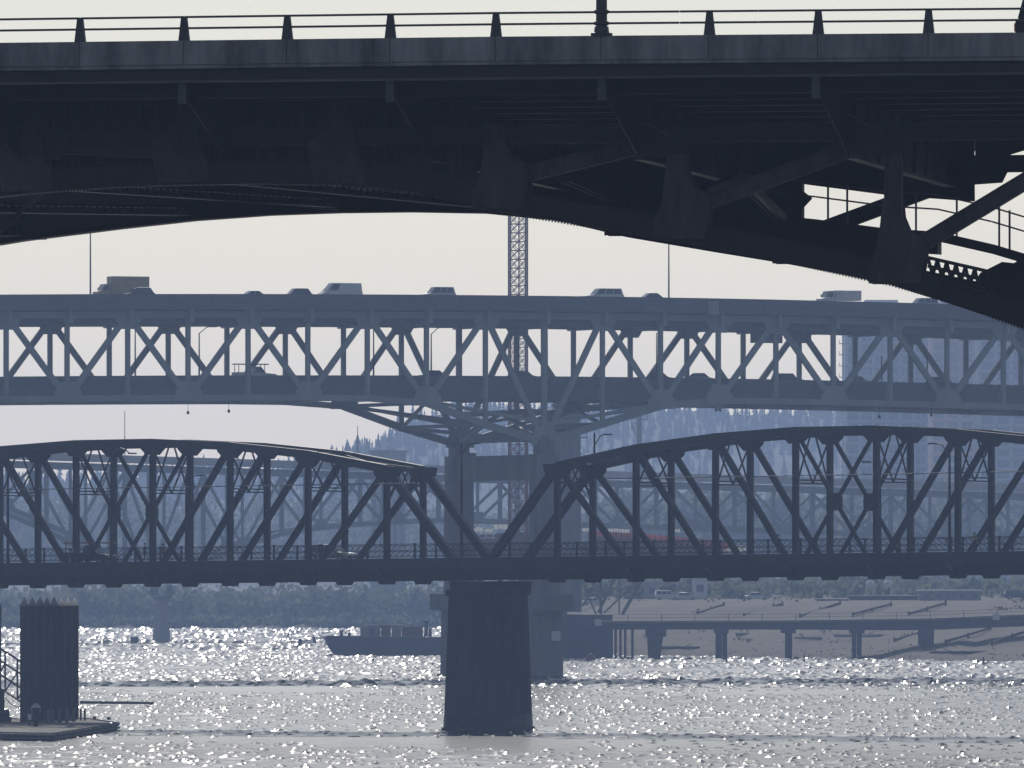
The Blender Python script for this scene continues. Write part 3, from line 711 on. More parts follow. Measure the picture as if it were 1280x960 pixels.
# ================================================================ DOUBLE DECK BRIDGE
def double_deck_bridge():
    B = Bridge('double_deck_bridge', 675, 1402, 22, 'pale double deck freeway truss bridge on tall twin columns', 'bridge')
    r = B.root; W = 32.0; st = M['pale_steel']; co = M['pale_concrete']
    pan = (B.S(1261) - B.S(15)) / 17.0; s0 = B.S(680)
    X = lambda k: s0 + k * pan
    zt = lambda x: 53.15 - .55 * (x / 70) ** 2 * (1.25 if x > 0 else .9)
    TC, LC = -2.75, -14.2           # truss chord centres below the upper kerb
    haunch = {0: -20.3, 1: -17.7, -1: -17.9, 2: -15.1, -2: -14.9, 3: -14.3, -3: -14.3}
    lo = lambda k: zt(X(k)) + haunch.get(k, LC)
    K0, K1 = -13, 12
    # web: top node -> bottom node; the pattern shifts by one panel at the hinge (k = 3)
    tops = [k for k in range(K0, K1 + 1) if (k <= 3 and k % 2) or (k >= 4 and k % 2 == 0)]
    bots = [k for k in range(K0, K1 + 1) if (k <= 2 and k % 2 == 0) or (k >= 3 and k % 2)]
    web = [(t, b) for t in tops for b in (t - 1, t + 1) if b in bots]
    for y in (0.0, W):
        for k in range(K0, K1):
            a = Vector((X(k), y, zt(X(k)) + TC)); b = Vector((X(k + 1), y, zt(X(k + 1)) + TC))
            member('top_chord', a, b, .9, .8, st, r, 'box')
            member('bottom_chord', (X(k), y, lo(k)), (X(k + 1), y, lo(k + 1)), 1.0 if abs(k) < 3 else .85, .7, st, r, 'box')
        for k in range(K0, K1 + 1):
            q = Vector((X(k), y, lo(k))); p = Vector((X(k), y, zt(X(k)) + TC))
            member('vertical', q, p, .75 if k == 0 else .6, .6, st, r, 'box')
            if k in tops:
                s = MB(); s.plate([(p.x - 2.0, p.z + .35), (p.x + 2.0, p.z + .35), (p.x + 1.9, p.z - .7), (p.x + 1.1, p.z - 2.0), (p.x - 1.1, p.z - 2.0), (p.x - 1.9, p.z - .7)], y - .47, y - .42); s.build('gusset_plate', st, r)
            if k in bots:
                s = MB(); s.plate([(q.x - 2.2, q.z - .4), (q.x + 2.2, q.z - .4), (q.x + 2.0, q.z + .8), (q.x + 1.1, q.z + 2.3), (q.x - 1.1, q.z + 2.3), (q.x - 2.0, q.z + .8)], y - .47, y - .42); s.build('gusset_plate', st, r)
        for t, b in web: member('diagonal', (X(t), y, zt(X(t)) + TC), (X(b), y, lo(b)), .8, .5, st, r, 'box')
        # straight inner ties over the haunch and short struts to the bearing
        for sg in (-1, 1):
            member('inner_tie', (X(2 * sg), y, lo(2 * sg) + .3), (X(1 * sg), y, lo(2 * sg) - 1.2), .45, .4, st, r, 'box')
            member('inner_tie', (X(1 * sg), y, lo(2 * sg) - 1.2), (X(0), y, lo(2 * sg) - 2.6), .45, .4, st, r, 'box')
    # cross frames at the bearing and along the haunch
    for z in (lo(0) + .7, lo(0) + 4.3): member('cross_strut', (X(0), .5, z), (X(0), W - .5, z), 1.1 if z < lo(0) + 1 else .7, .7, st, r, 'box')
    member('cross_brace', (X(0), .5, lo(0) + 1), (X(0), W / 2, lo(0) + 4.2), .5, .4, st, r, 'box'); member('cross_brace', (X(0), W - .5, lo(0) + 1), (X(0), W / 2, lo(0) + 4.2), .5, .4, st, r, 'box')
    for k in (-2, -1, 1, 2):
        member('cross_strut', (X(k), .5, lo(k)), (X(k), W - .5, lo(k)), .5, .4, st, r, 'box')
    for k in (-2, -1, 0, 1):
        member('bottom_lateral', (X(k), .4, lo(k)), (X(k + 1), W - .4, lo(k + 1)), .45, .4, st, r, 'box'); member('bottom_lateral', (X(k + 1), .4, lo(k + 1)), (X(k), W - .4, lo(k)), .45, .4, st, r, 'box')
    xs = [X(K0) + (X(K1) - X(K0)) * i / 24 for i in range(25)]
    def strip(name, y0, y1, z0, z1, m, segs=True, gap=.02):
        for a, b in zip(xs, xs[1:]):
            s = MB(); s.plate([(a + gap, zt(a) + z0), (b - gap, zt(b) + z0), (b - gap, zt(b) + z1), (a + gap, zt(a) + z1)], y0, y1); s.build(name, m, r)
    strip('parapet_panel', -2.4, -2.15, 0, -1.0, co); strip('deck_fascia', -2.3, -1.6, -1.01, -2.1, co)
    strip('far_parapet_panel', W + 2.15, W + 2.4, 0, -1.0, co)
    strip('upper_deck', -2.1, W + 2.1, -.72, -1.4, co, gap=0)
    strip('upper_stringer', 1.2, 1.5, -2.1, -4.0, co, gap=0); strip('upper_stringer', W - 1.5, W - 1.2, -2.1, -3.75, co, gap=0)
    strip('lower_parapet_panel', 1.0, 1.25, -11.1, -12.2, co); strip('lower_parapet_panel', W - 1.25, W - 1.0, -11.1, -12.2, co)
    strip('lower_deck', 1.26, W - 1.26, -11.85, -12.6, co, gap=0)
    strip('lower_stringer', 1.3, 1.6, -12.61, -14.5, co, gap=0); strip('lower_stringer', W - 1.6, W - 1.3, -12.61, -14.2, co, gap=0)
    for k in range(K0, K1 + 1):
        x = X(k)
        s = MB(); s.box((x, W / 2, zt(x) - 2.75), (.5, W + 3.6, 2.3)); s.build('floor_beam', st, r)
        s = MB(); s.box((x, W / 2, zt(x) - 13.5), (.5, W - 1, 1.75)); s.build('floor_beam', st, r)
    # columns, cap beam, pedestals, river shafts
    cc = M['column_concrete']; zc = 31.2
    for y, lab in ((0.0, 'n'), (W, 'f')):
        s = MB(); s.box((s0, y, zc + 1.0), (2.2, 2.6, 1.98)); s.box((s0, y, zc + 2.3), (1.2, 1.2, .6)); s.build('bearing_pedestal', cc, r)
        s = MB()
        rg = lambda z, a, b: [(s0 - a, y - b, z), (s0 + a, y - b, z), (s0 + a, y + b, z), (s0 - a, y + b, z)]
        s.prism(rg(11.7, 1.75, 1.6), rg(zc, 1.6, 1.5)); s.build('column', cc, r)
        s = MB(); s.prism(rg(9.4, 3.1, 3.4), rg(11.69, 3.1, 3.4)); s.build('column_footing_cap', cc, r)
        s = MB(); s.prism(rg(-1.5, 2.35, 1.4), rg(9.39, 2.2, 1.3)); s.build('river_shaft', cc, r)
        s = MB(); s.box((s0, y + 0, -.2), (5.3, 3.6, 1.1)); s.build('shaft_base', M['pier_concrete'], r)
    s = MB(); s.box((s0, W / 2, 29.4), (1.9, W - 3.06, 3.5)); s.build('cap_beam', cc, r)
    s = MB(); s.box((s0 - .2, W - 4.6, 31.4), (1, 2.6, .5)); s.build('inspection_box', cc, r)
    s = MB(); s.box((s0 + 1.2, -1.45, 5.9), (1.35, .12, 1.35)); s.build('navigation_board', M['white_paint'], r)
    # hinge bearing hanging below the far-right panel
    s = MB(); s.plate([(X(3) - .5, lo(3) - .4), (X(3) + .5, lo(3) - .4), (X(3) + .35, lo(3) - 1.5), (X(3) + .1, lo(3) - 1.2), (X(3) - .1, lo(3) - 1.2), (X(3) - .35, lo(3) - 1.5)], -.3, .3); s.build('hinge_bearing', st, r)
    s = MB(); q = B.at(892, 385, -2.46); s.box((q.x, -2.46, q.z), (1.6, .08, 2.0)); s.build('expansion_plate', st, r)
    return B, W, X, zt
DB, DB_W, DB_X, DB_ZT = double_deck_bridge()
def dd_lights():
    r0 = DB
    def lamp(px, y0, y1, w_, arm, lab, h_arm=1.8):
        a = DB.at(px, y1, w_); b = DB.at(px, y0, w_)
        t = empty('lamp_post', DB.world(a.x, w_, a.z), DB.th, lab, 'lamp post', 'lamp posts on the double deck bridge')
        h = b.z - a.z
        s = MB(); s.tube((0, 0, 0), (0, 0, h), .13, .08, 7); s.build('pole', M['rail_steel'], t)
        if arm:
            s = MB(); s.bar((0, 0, h - .1), (arm * .6, 0, h + .75), .1); s.bar((arm * .6, 0, h + .75), (arm, 0, h + .9), .1); s.build('arm', M['rail_steel'], t)
            s = MB(); s.box((arm + .3 * (1 if arm > 0 else -1), 0, h + .88), (.9, .3, .18)); s.build('lamp_head', M['rail_steel'], t)
    lamp(113, 270, 370, 20, 0, 'tall thin pole left of the box truck on the upper deck')
    lamp(836, 285, 373, 20, 0, 'tall thin pole on the upper deck, right of the crane')
    lamp(169, 412, 471, 16, 0, 'straight lamp post, second from the left on the lower deck')
    lamp(249, 416, 471, 16, 1.8, 'curved-arm lamp post on the lower deck, left of the pickup with the rack')
    lamp(539, 417, 470, 16, 1.6, 'curved-arm lamp post on the lower deck, left of the lattice crane')
    lamp(467, 412, 470, 20, 0, 'thin straight post on the lower deck above the start of the haunch')
    lamp(684, 412, 470, 20, 0, 'thin straight post just right of the lattice crane')
    lamp(821, 416, 471, 18, 1.6, 'curved-arm lamp post on the lower deck left of the hanging sign boards')
    lamp(895, 418, 473, 18, 0, 'straight post beside the hinge panel left of the sign boards')
    lamp(971, 428, 474, 18, 0, 'post under the gap between the two sign boards')
    lamp(1102, 445, 477, 18, 0, 'short dark post in front of the high-rise, the left one')
    lamp(1159, 442, 477, 18, 0, 'short dark post in front of the high-rise, the right one')
    for px0, px1, lab in ((938, 978, 'dark back of a road sign board hung under the upper deck, the wider one'), (987, 1014, 'dark back of a road sign board hung under the upper deck, the narrower one')):
        a = DB.at(px0, 402, 14); b = DB.at(px1, 429, 14)
        t = empty('road_sign', DB.world(a.x, 14, b.z), DB.th, lab, 'road sign', 'road signs under the upper deck')
        w_, h_ = b.x - a.x, a.z - b.z
        s = MB(); s.box((w_ / 2, 0, h_ / 2), (w_, .08, h_)); s.build('board', M['pale_steel'], t)
        for q in (.2, .8):
            s = MB(); s.box((w_ * q, -.12, h_ / 2 + .5), (.14, .12, h_ + 1)); s.build('hanger', M['pale_steel'], t)
    for px, y0, y1, lab in ((235, 500, 514, 'left cable with a hook hanging under the lower deck'), (286, 500, 512, 'right cable with a hook hanging under the lower deck'), (1099, 505, 519, 'cable with a hook under the deck left of the tower middle'), (1164, 505, 517, 'cable with a hook under the deck before the tan tower bay')):
        a = DB.at(px, y0, 12); b = DB.at(px, y1, 12)
        t = empty('hanging_hook', DB.world(a.x, 12, b.z), DB.th, lab, 'hook', 'hooks hanging under the lower deck')
        s = MB(); s.tube((0, 0, 0), (0, 0, a.z - b.z + .6), .03, .03, 5); s.build('cable', M['insulator'], t)
        s = MB(); s.lathe((0, 0, -.45), [(0, .04), (.1, .2), (.3, .22), (.5, .08)], 8); s.build('hook_block', M['insulator'], t)
dd_lights()

# ================================================================ FAR BRIDGE (deck truss, faint)
def far_bridge():
    B = Bridge('arched_deck_truss_bridge', 202, 2095, 22, 'faint green deck truss bridge seen through the darker trusses', 'bridge')
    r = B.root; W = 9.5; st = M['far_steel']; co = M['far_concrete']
    a = B.at(20, 575.5); b = B.at(1027, 608); g = (b.z - a.z) / (b.x - a.x)
    z0 = lambda x: a.z + g * (x - a.x)
    low = [(-400, 668), (-230, 655), (-120, 640), (10, 634), (88, 668), (202, 726), (280, 690), (352, 667), (420, 657), (550, 650), (640, 652), (725, 656), (880, 660), (1000, 664), (1100, 668), (1350, 676)]
    xa, xb = B.S(-140), B.S(1400)
    seg = 26
    xs = [xa + (xb - xa) * i / seg for i in range(seg + 1)]
    for u, v in zip(xs, xs[1:]):
        for name, y0, y1, p, q, m in (('parapet_panel', -2, -1.8, 1.75, .75, co), ('deck_edge', -1.9, -.2, .74, .15, co), ('parapet_panel', W + 1.8, W + 2, 1.75, .75, co), ('deck_slab', -1.8, W + 1.8, .7, .4, co)):
            s = MB(); s.plate([(u + .02, z0(u) + p), (v - .02, z0(v) + p), (v - .02, z0(v) + q), (u + .02, z0(u) + q)], y0, y1); s.build(name, m, r)
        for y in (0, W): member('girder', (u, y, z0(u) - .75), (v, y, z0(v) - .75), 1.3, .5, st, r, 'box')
    px = 9.0 - 49 * 3; nodes = []
    while px < 1320: nodes.append(px); px += 49
    P = [B.at(p, lerp(low, p)) for p in nodes]
    for y in (0.0, W):
        o = Vector((0, y, 0))
        for i, p in enumerate(P):
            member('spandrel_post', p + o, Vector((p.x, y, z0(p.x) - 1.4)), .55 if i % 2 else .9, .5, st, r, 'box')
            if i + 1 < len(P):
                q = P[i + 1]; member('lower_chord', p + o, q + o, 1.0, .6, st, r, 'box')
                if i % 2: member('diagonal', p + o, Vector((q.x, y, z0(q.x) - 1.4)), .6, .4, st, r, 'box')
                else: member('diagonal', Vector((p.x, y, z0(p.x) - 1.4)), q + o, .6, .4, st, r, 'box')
            if i % 2:
                m_ = Vector((p.x, y, (p.z + z0(p.x) - 1.4) / 2))
                s = MB(); s.plate([(p.x - 1.7, p.z - .4), (p.x + 1.7, p.z - .4), (p.x + .9, p.z + 1.9), (p.x - .9, p.z + 1.9)], y - .36, y - .31); s.build('gusset_plate', st, r)
    for p in P: member('cross_strut', (p.x, .3, p.z), (p.x, W - .3, p.z), .5, .4, st, r, 'box')
    for px in (156, 447):
        q = B.at(px, 570 if px < 300 else 588, -1.7); h = 9.3
        t = empty('lamp_post', B.world(q.x, -1.7, q.z - 1), B.th, 'thin far lamp post rising above the left truss crown' if px < 300 else 'thin far lamp post beside the hazy conifers', 'lamp post', 'lamp posts on the far bridge')
        s = MB(); s.tube((0, 0, 0), (0, 0, h + 1), .12, .08, 6); s.build('pole', M['rail_steel'], t)
        s = MB(); s.box((0, 0, .25), (.4, .4, .5)); s.build('pole_base', M['rail_steel'], t)
    for px in (250, 545, 840, 1130, -60):
        if px in (250,): pass
    # rounded river pier with flared cap
    xp = B.S(202, W / 2)
    def ring(z, a_, b_): return [(xp + a_ * math.copysign(abs(math.cos(t)) ** .6, math.cos(t)), W / 2 + b_ * math.copysign(abs(math.sin(t)) ** .7, math.sin(t)), z) for t in [2 * math.pi * k / 20 for k in range(20)]]
    s = MB(); s.prism(ring(-1.5, 1.5, 3.6), ring(.6, 1.45, 3.5)); s.build('pier_base', co, r)
    s = MB(); s.prism(ring(.61, 1.3, 3.3), ring(9.0, .85, 2.9)); s.build('pier_shaft', co, r)
    s = MB(); s.prism(ring(9.01, .85, 2.9), ring(9.5, 1.5, 3.6)); s.prism(ring(9.51, 1.55, 3.7), ring(10.0, 1.6, 3.75)); s.build('pier_cap', co, r)
    for y in (0, W): 
        s = MB(); s.prism([(xp - .9, y - .9, 10.01), (xp + .9, y - .9, 10.01), (xp + .9, y + .9, 10.01), (xp - .9, y + .9, 10.01)], [(xp - .35, y - .5, 12.2), (xp + .35, y - .5, 12.2), (xp + .35, y + .5, 12.2), (xp - .35, y + .5, 12.2)]); s.build('bearing_shoe', st, r)
    return B
FB = far_bridge()

# ================================================================ FAR RIGHT BANK: terrain lookups
def tz(c, D):
    o = D - (lerp(SHORE, c) + 4 * math.sin(c * .031) + 3 * math.sin(c * .11)); right = min(1, max(0, (c - 640) / 120))
    zl = lerp([(0, -.6), (6, .5), (25, 2.5), (60, 4), (500, 6), (3000, 12), (5500, 14)], o)
    zr_ = lerp([(0, -.6), (6, .25), (14, .8), (25, 1.5), (60, 3.8), (115, 7.6), (150, 9.3), (500, 9.8), (5500, 14)], o)
    return zl + (zr_ - zl) * right
def hit(px, py):
    D = 1200.0
    while D < 3200:
        if H + (CY - py) * D / F < tz(px, D): return Vector(((px - CX) * D / F, D, tz(px, D)))
        D += 1.5
    return Vector(((px - CX) * D / F, D, 10))

# ================================================================ VEHICLES
STY = dict(sedan=(.60, .50, -.37, .22, -.20, .06), hatch=(.58, .50, -.47, .24, -.36, .08), suv=(.56, .52, -.49, .24, -.45, .11), van=(.52, .42, -.495, .36, -.485, .20), pickup=(.55, .53, -.06, .24, -.03, .12))
_wheel = {}
def wheel_mesh(rad):
    if rad not in _wheel:
        a = MB(); a.lathe((0, 0, -.11), [(0, rad * .86), (.03, rad), (.19, rad), (.22, rad * .86)], 16)
        b = MB(); b.lathe((0, 0, -.125), [(0, rad * .55), (.01, rad * .6), (.24, rad * .6), (.25, rad * .55)], 10)
        _wheel[rad] = (a.mesh('tyre', M['tyre']), b.mesh('rim', M['silver_paint']))
    return _wheel[rad]
def wheels(t, pos, wd, rad=.34):
    for x in pos:
        for sy in (-1, 1):
            o = link('wheel', wheel_mesh(rad)[0], t, mtx=Matrix.Translation((x, sy * (wd / 2 - .1), rad)) @ Matrix.Rotation(R(90), 4, 'X'))
            link('rim', wheel_mesh(rad)[1], o)
def vehicle(label, cat, style, paint, L, hh, wd, B, px, w_, zoff, heading=1, group=None, name=None):
    """stands on bridge B at photo column px, w_ across; zoff(x) gives the road height"""
    x = B.S(px, w_); t = empty(name or cat.replace(' ', '_'), B.world(x, w_, zoff(x)), B.th + (0 if heading > 0 else math.pi), label, cat, group)
    return fill_vehicle(t, style, paint, L, hh, wd)
def fill_vehicle(t, style, paint, L, hh, wd):
    belt, hood, b0, b1, r0, r1 = STY[style]; P = M[paint]
    Z = lambda f: f * hh
    prof = [(-.5, .16), (.47, .16), (.5, .24), (.5, hood * .82), (.46, hood * .93), (b1 + .01, belt), (b0 if style != 'pickup' else -.5, belt), (-.5, belt * .95)]
    s = MB(); s.plate([(x * L, Z(z)) for x, z in prof], -wd / 2, wd / 2)
    o = s.build('body', P, t)
    bv = o.modifiers.new('soft', 'BEVEL'); bv.width = .06; bv.segments = 2; bv.limit_method = 'ANGLE'
    base = [(b0 * L, Z(belt)), (b1 * L, Z(belt))]; roof = [(r0 * L, hh), (r1 * L, hh)]; i0 = wd * .02; i1 = wd * .11
    yb, yr = wd / 2 - i0, wd / 2 - i1
    A = [Vector((base[0][0], -yb, base[0][1])), Vector((base[1][0], -yb, base[1][1])), Vector((base[1][0], yb, base[1][1])), Vector((base[0][0], yb, base[0][1]))]
    Q = [Vector((roof[0][0], -yr, hh)), Vector((roof[1][0], -yr, hh)), Vector((roof[1][0], yr, hh)), Vector((roof[0][0], yr, hh))]
    s = MB(); s.prism(A, Q); o = s.build('cabin', P, t); bv = o.modifiers.new('soft', 'BEVEL'); bv.width = .05; bv.segments = 2
    def quad(nm, a, b, c, d, u0, u1, v0, v1, m=None):
        f = lambda u, v: (a * (1 - u) + b * u) * (1 - v) + (d * (1 - u) + c * u) * v
        n = (b - a).cross(d - a).normalized() * .012
        ps = [f(u0, v0), f(u1, v0), f(u1, v1), f(u0, v1)]
        s = MB(); s.prism([p - n * .2 for p in ps], [p + n for p in ps]); s.build(nm, m or M['glass'], t)
    nwin = {'sedan': 2, 'hatch': 2, 'suv': 3, 'van': 1, 'pickup': 2}[style]
    u0 = .06 if style != 'van' else .70
    for k in range(nwin):
        a_, b_ = u0 + (.96 - u0) * k / nwin + .015, u0 + (.96 - u0) * (k + 1) / nwin - .015
        quad('side_window', A[0], A[1], Q[1], Q[0], a_, b_, .12, .88); quad('side_window', A[2], A[3], Q[3], Q[2], 1 - b_, 1 - a_, .12, .88)
    quad('windscreen', A[1], A[2], Q[2], Q[1], .06, .94, .06, .94); quad('rear_window', A[3], A[0], Q[0], Q[3], .1, .9, .15, .9)
    if style == 'pickup':
        s = MB()
        for sy in (-1, 1): s.box((-.29 * L, sy * (wd / 2 - .06), Z(belt) + .05), (.42 * L, .1, .12))
        s.build('bed_rail', P, t)
    for sy in (-1, 1):
        s = MB(); s.box((L * .5 - .02, sy * (wd / 2 - .22), Z(hood * .7)), (.1, .3, .16)); s.build('headlight', M['clear_lens'], t)
        s = MB(); s.box((-L * .5 + .02, sy * (wd / 2 - .16), Z(belt * .8)), (.1, .2, .2)); s.build('tail_light', M['red_lens'], t)
    for sx in (-1, 1):
        s = MB(); s.box((sx * (L * .5 + .02), 0, Z(.24)), (.14, wd * .96, .2)); s.build('bumper', M['black_paint'], t)
    wheels(t, (-.31 * L, .31 * L), wd)
    return t
def box_truck(label, B, px, w_, zoff, paint, Lb=4.9, hb=2.5, heading=-1):
    x = B.S(px, w_); t = empty('box_truck', B.world(x, w_, zoff(x)), B.th + (math.pi if heading < 0 else 0), label, 'truck')
    P = M[paint]
    s = MB(); s.box((-.6, 0, 1.0 + hb / 2), (Lb, 2.3, hb)); s.build('cargo_box', P, t)
    s = MB(); s.box((-.6, 0, 1.03 + hb), (Lb + .06, 2.36, .05)); s.build('cargo_roof', P, t)
    s = MB()
    for q in range(6): s.box((-.6 - Lb / 2 + Lb * (q + .5) / 6, -1.17, 1.0 + hb / 2), (.05, .03, hb - .15))
    s.build('box_ribs', P, t, kind='stuff')
    x0 = -.6 + Lb / 2 + .06
    s = MB(); s.plate([(x0, .5), (x0 + 2.1, .5), (x0 + 2.1, 1.25), (x0 + 1.35, 1.45), (x0 + .95, 2.35), (x0, 2.4)], -1.0, 1.0); o = s.build('cab', P, t)
    bv = o.modifiers.new('soft', 'BEVEL'); bv.width = .07; bv.segments = 2; bv.limit_method = 'ANGLE'
    s = MB(); s.plate([(x0 + 1.38, 1.5), (x0 + 1.42, 1.5), (x0 + 1.03, 2.28), (x0 + .99, 2.28)], -.9, .9); s.build('windscreen', M['glass'], t)
    for sy in (-1, 1):
        s = MB(); s.plate([(x0 + .3, 1.5), (x0 + 1.2, 1.5), (x0 + .86, 2.2), (x0 + .3, 2.2)], sy * 1.0 - .015, sy * 1.0 + .015); s.build('side_window', M['glass'], t)
        s = MB(); s.box((x0 + 2.1, sy * .7, 1.0), (.08, .3, .2)); s.build('headlight', M['clear_lens'], t)
        s = MB(); s.bar((x0 + 1.15, sy * 1.02, 1.7), (x0 + 1.2, sy * 1.25, 1.75), .04); s.box((x0 + 1.2, sy * 1.28, 1.75), (.08, .12, .35)); s.build('wing_mirror', M['black_paint'], t)
    s = MB(); s.box((.4, 0, .75), (Lb + 2.4, .9, .3)); s.build('chassis', M['black_paint'], t)
    wheels(t, (-.6 - Lb * .28, x0 + 1.35), 2.2, .42)
    return t
road_up = lambda x: DB_ZT(x) - .72
road_lo = lambda x: DB_ZT(x) - 11.85
GU = 'vehicles on the upper freeway deck'; GL = 'vehicles on the lower freeway deck'
box_truck('tan box truck driving left on the upper freeway deck', DB, 155, 9, road_up, 'tan_paint', 5.4, 2.35)
vehicle('dark car passing in front of the tan box truck', 'car', 'hatch', 'dark_paint', 4.5, 1.75, 1.8, DB, 172, 3, road_up, -1, GU)
vehicle('low car roof just above the parapet, left of the dark rounded car', 'car', 'sedan', 'silver_paint', 4.4, 1.35, 1.8, DB, 314, 4, road_up, -1, GU)
vehicle('dark rounded car on the upper deck left of the white van', 'car', 'hatch', 'dark_paint', 4.3, 1.68, 1.8, DB, 370, 4, road_up, -1, GU)
vehicle('white panel van on the upper deck', 'van', 'van', 'white_paint', 6.2, 2.45, 2.0, DB, 424, 4, road_up, -1, GU)
vehicle('pale pickup with a canopy on the upper deck, left of the crane', 'pickup', 'suv', 'silver_paint', 5.0, 2.0, 1.9, DB, 546, 4, road_up, -1, GU)
vehicle('white long-bodied van with side windows on the upper deck, right of the crane', 'van', 'suv', 'white_paint', 6.0, 2.05, 2.0, DB, 752, 4, road_up, -1, GU)
vehicle('dark low car beside the tall thin pole on the upper deck', 'car', 'sedan', 'dark_paint', 4.6, 1.5, 1.8, DB, 812, 4, road_up, -1, GU)
box_truck('white box truck on the upper deck under the near bridge edge', DB, 1052, 4, road_up, 'white_paint', 3.9, 1.35)
vehicle('pale car half hidden at the near bridge edge', 'car', 'suv', 'silver_paint', 4.8, 1.7, 1.8, DB, 1152, 4, road_up, -1, GU)
pk = vehicle('pickup carrying ladders and boards on an overhead rack', 'pickup', 'pickup', 'silver_paint', 6.0, 2.0, 1.9, DB, 318, 4, road_lo, 1, GL)
s = MB(); s.box((-.6, 0, 2.32), (5.0, 1.2, .14)); s.build('carried_boards', M['dark_paint'], pk)
for x_ in (-2.6, -.4, 1.2):
    for sy in (-1, 1):
        s = MB(); s.box((x_, sy * .8, 1.7), (.08, .08, 1.2)); s.build('rack_post', M['black_paint'], pk)
for px, st_, pa, lab in ((545, 'sedan', 'dark_paint', 'dark car on the lower deck between lamp post and crane'), (655, 'sedan', 'dark_paint', 'dark car on the lower deck in front of the lattice crane'),
        (824, 'sedan', 'dark_paint', 'dark car on the lower deck above the right end of the haunch'), (876, 'sedan', 'silver_paint', 'car on the lower deck just left of the hinge panel'),
        (985, 'suv', 'dark_paint', 'dark car on the lower deck under the sign boards'), (1072, 'sedan', 'silver_paint', 'car on the lower deck in front of the high-rise edge'), (1178, 'suv', 'dark_paint', 'dark car on the lower deck before the tan tower bay')):
    vehicle(lab, 'car', st_, pa, 4.6, 1.55 if st_ == 'sedan' else 1.72, 1.8, DB, px, 5, road_lo, 1, GL)
pk = vehicle('pickup with long timber on its rack crossing the dark truss bridge', 'pickup', 'pickup', 'dark_paint', 5.2, 1.75, 1.9, TB, 112, 2.0, TB_ZR, 1)
s = MB()
for q in range(4): s.box((.1 + .1 * q, -.5 + .3 * q, 1.98 + .03 * (q % 2)), (5.6 - .3 * q, .2, .09))
s.build('timber_load', M['lumber'], pk)
s = MB(); s.box((-.6, 0, 1.7), (3.0, 1.5, .08)); s.build('load_bundle', M['lumber'], pk)
for x_ in (-2.2, .7):
    for sy in (-1, 1):
        s = MB(); s.box((x_, sy * .7, 1.45), (.07, .07, 1.05)); s.build('rack_post', M['black_paint'], pk)
vehicle('dark estate car with a roof rail on the dark truss bridge', 'car', 'suv', 'silver_paint', 4.6, 1.55, 1.8, TB, 414, 2.0, TB_ZR, 1)
def near_car():
    B, fz, zs, wf = NB
    c = fz(1272, 0, -4.5); L = 4.6
    t = empty('car', B.world(c.x + 2.35 / .74, -4.5, c.z - .95), B.th, 'dark car at the right edge behind the near railing, red tail light showing', 'car')
    fill_vehicle(t, 'suv', 'black_paint', L, 1.75, 1.8)
near_car()

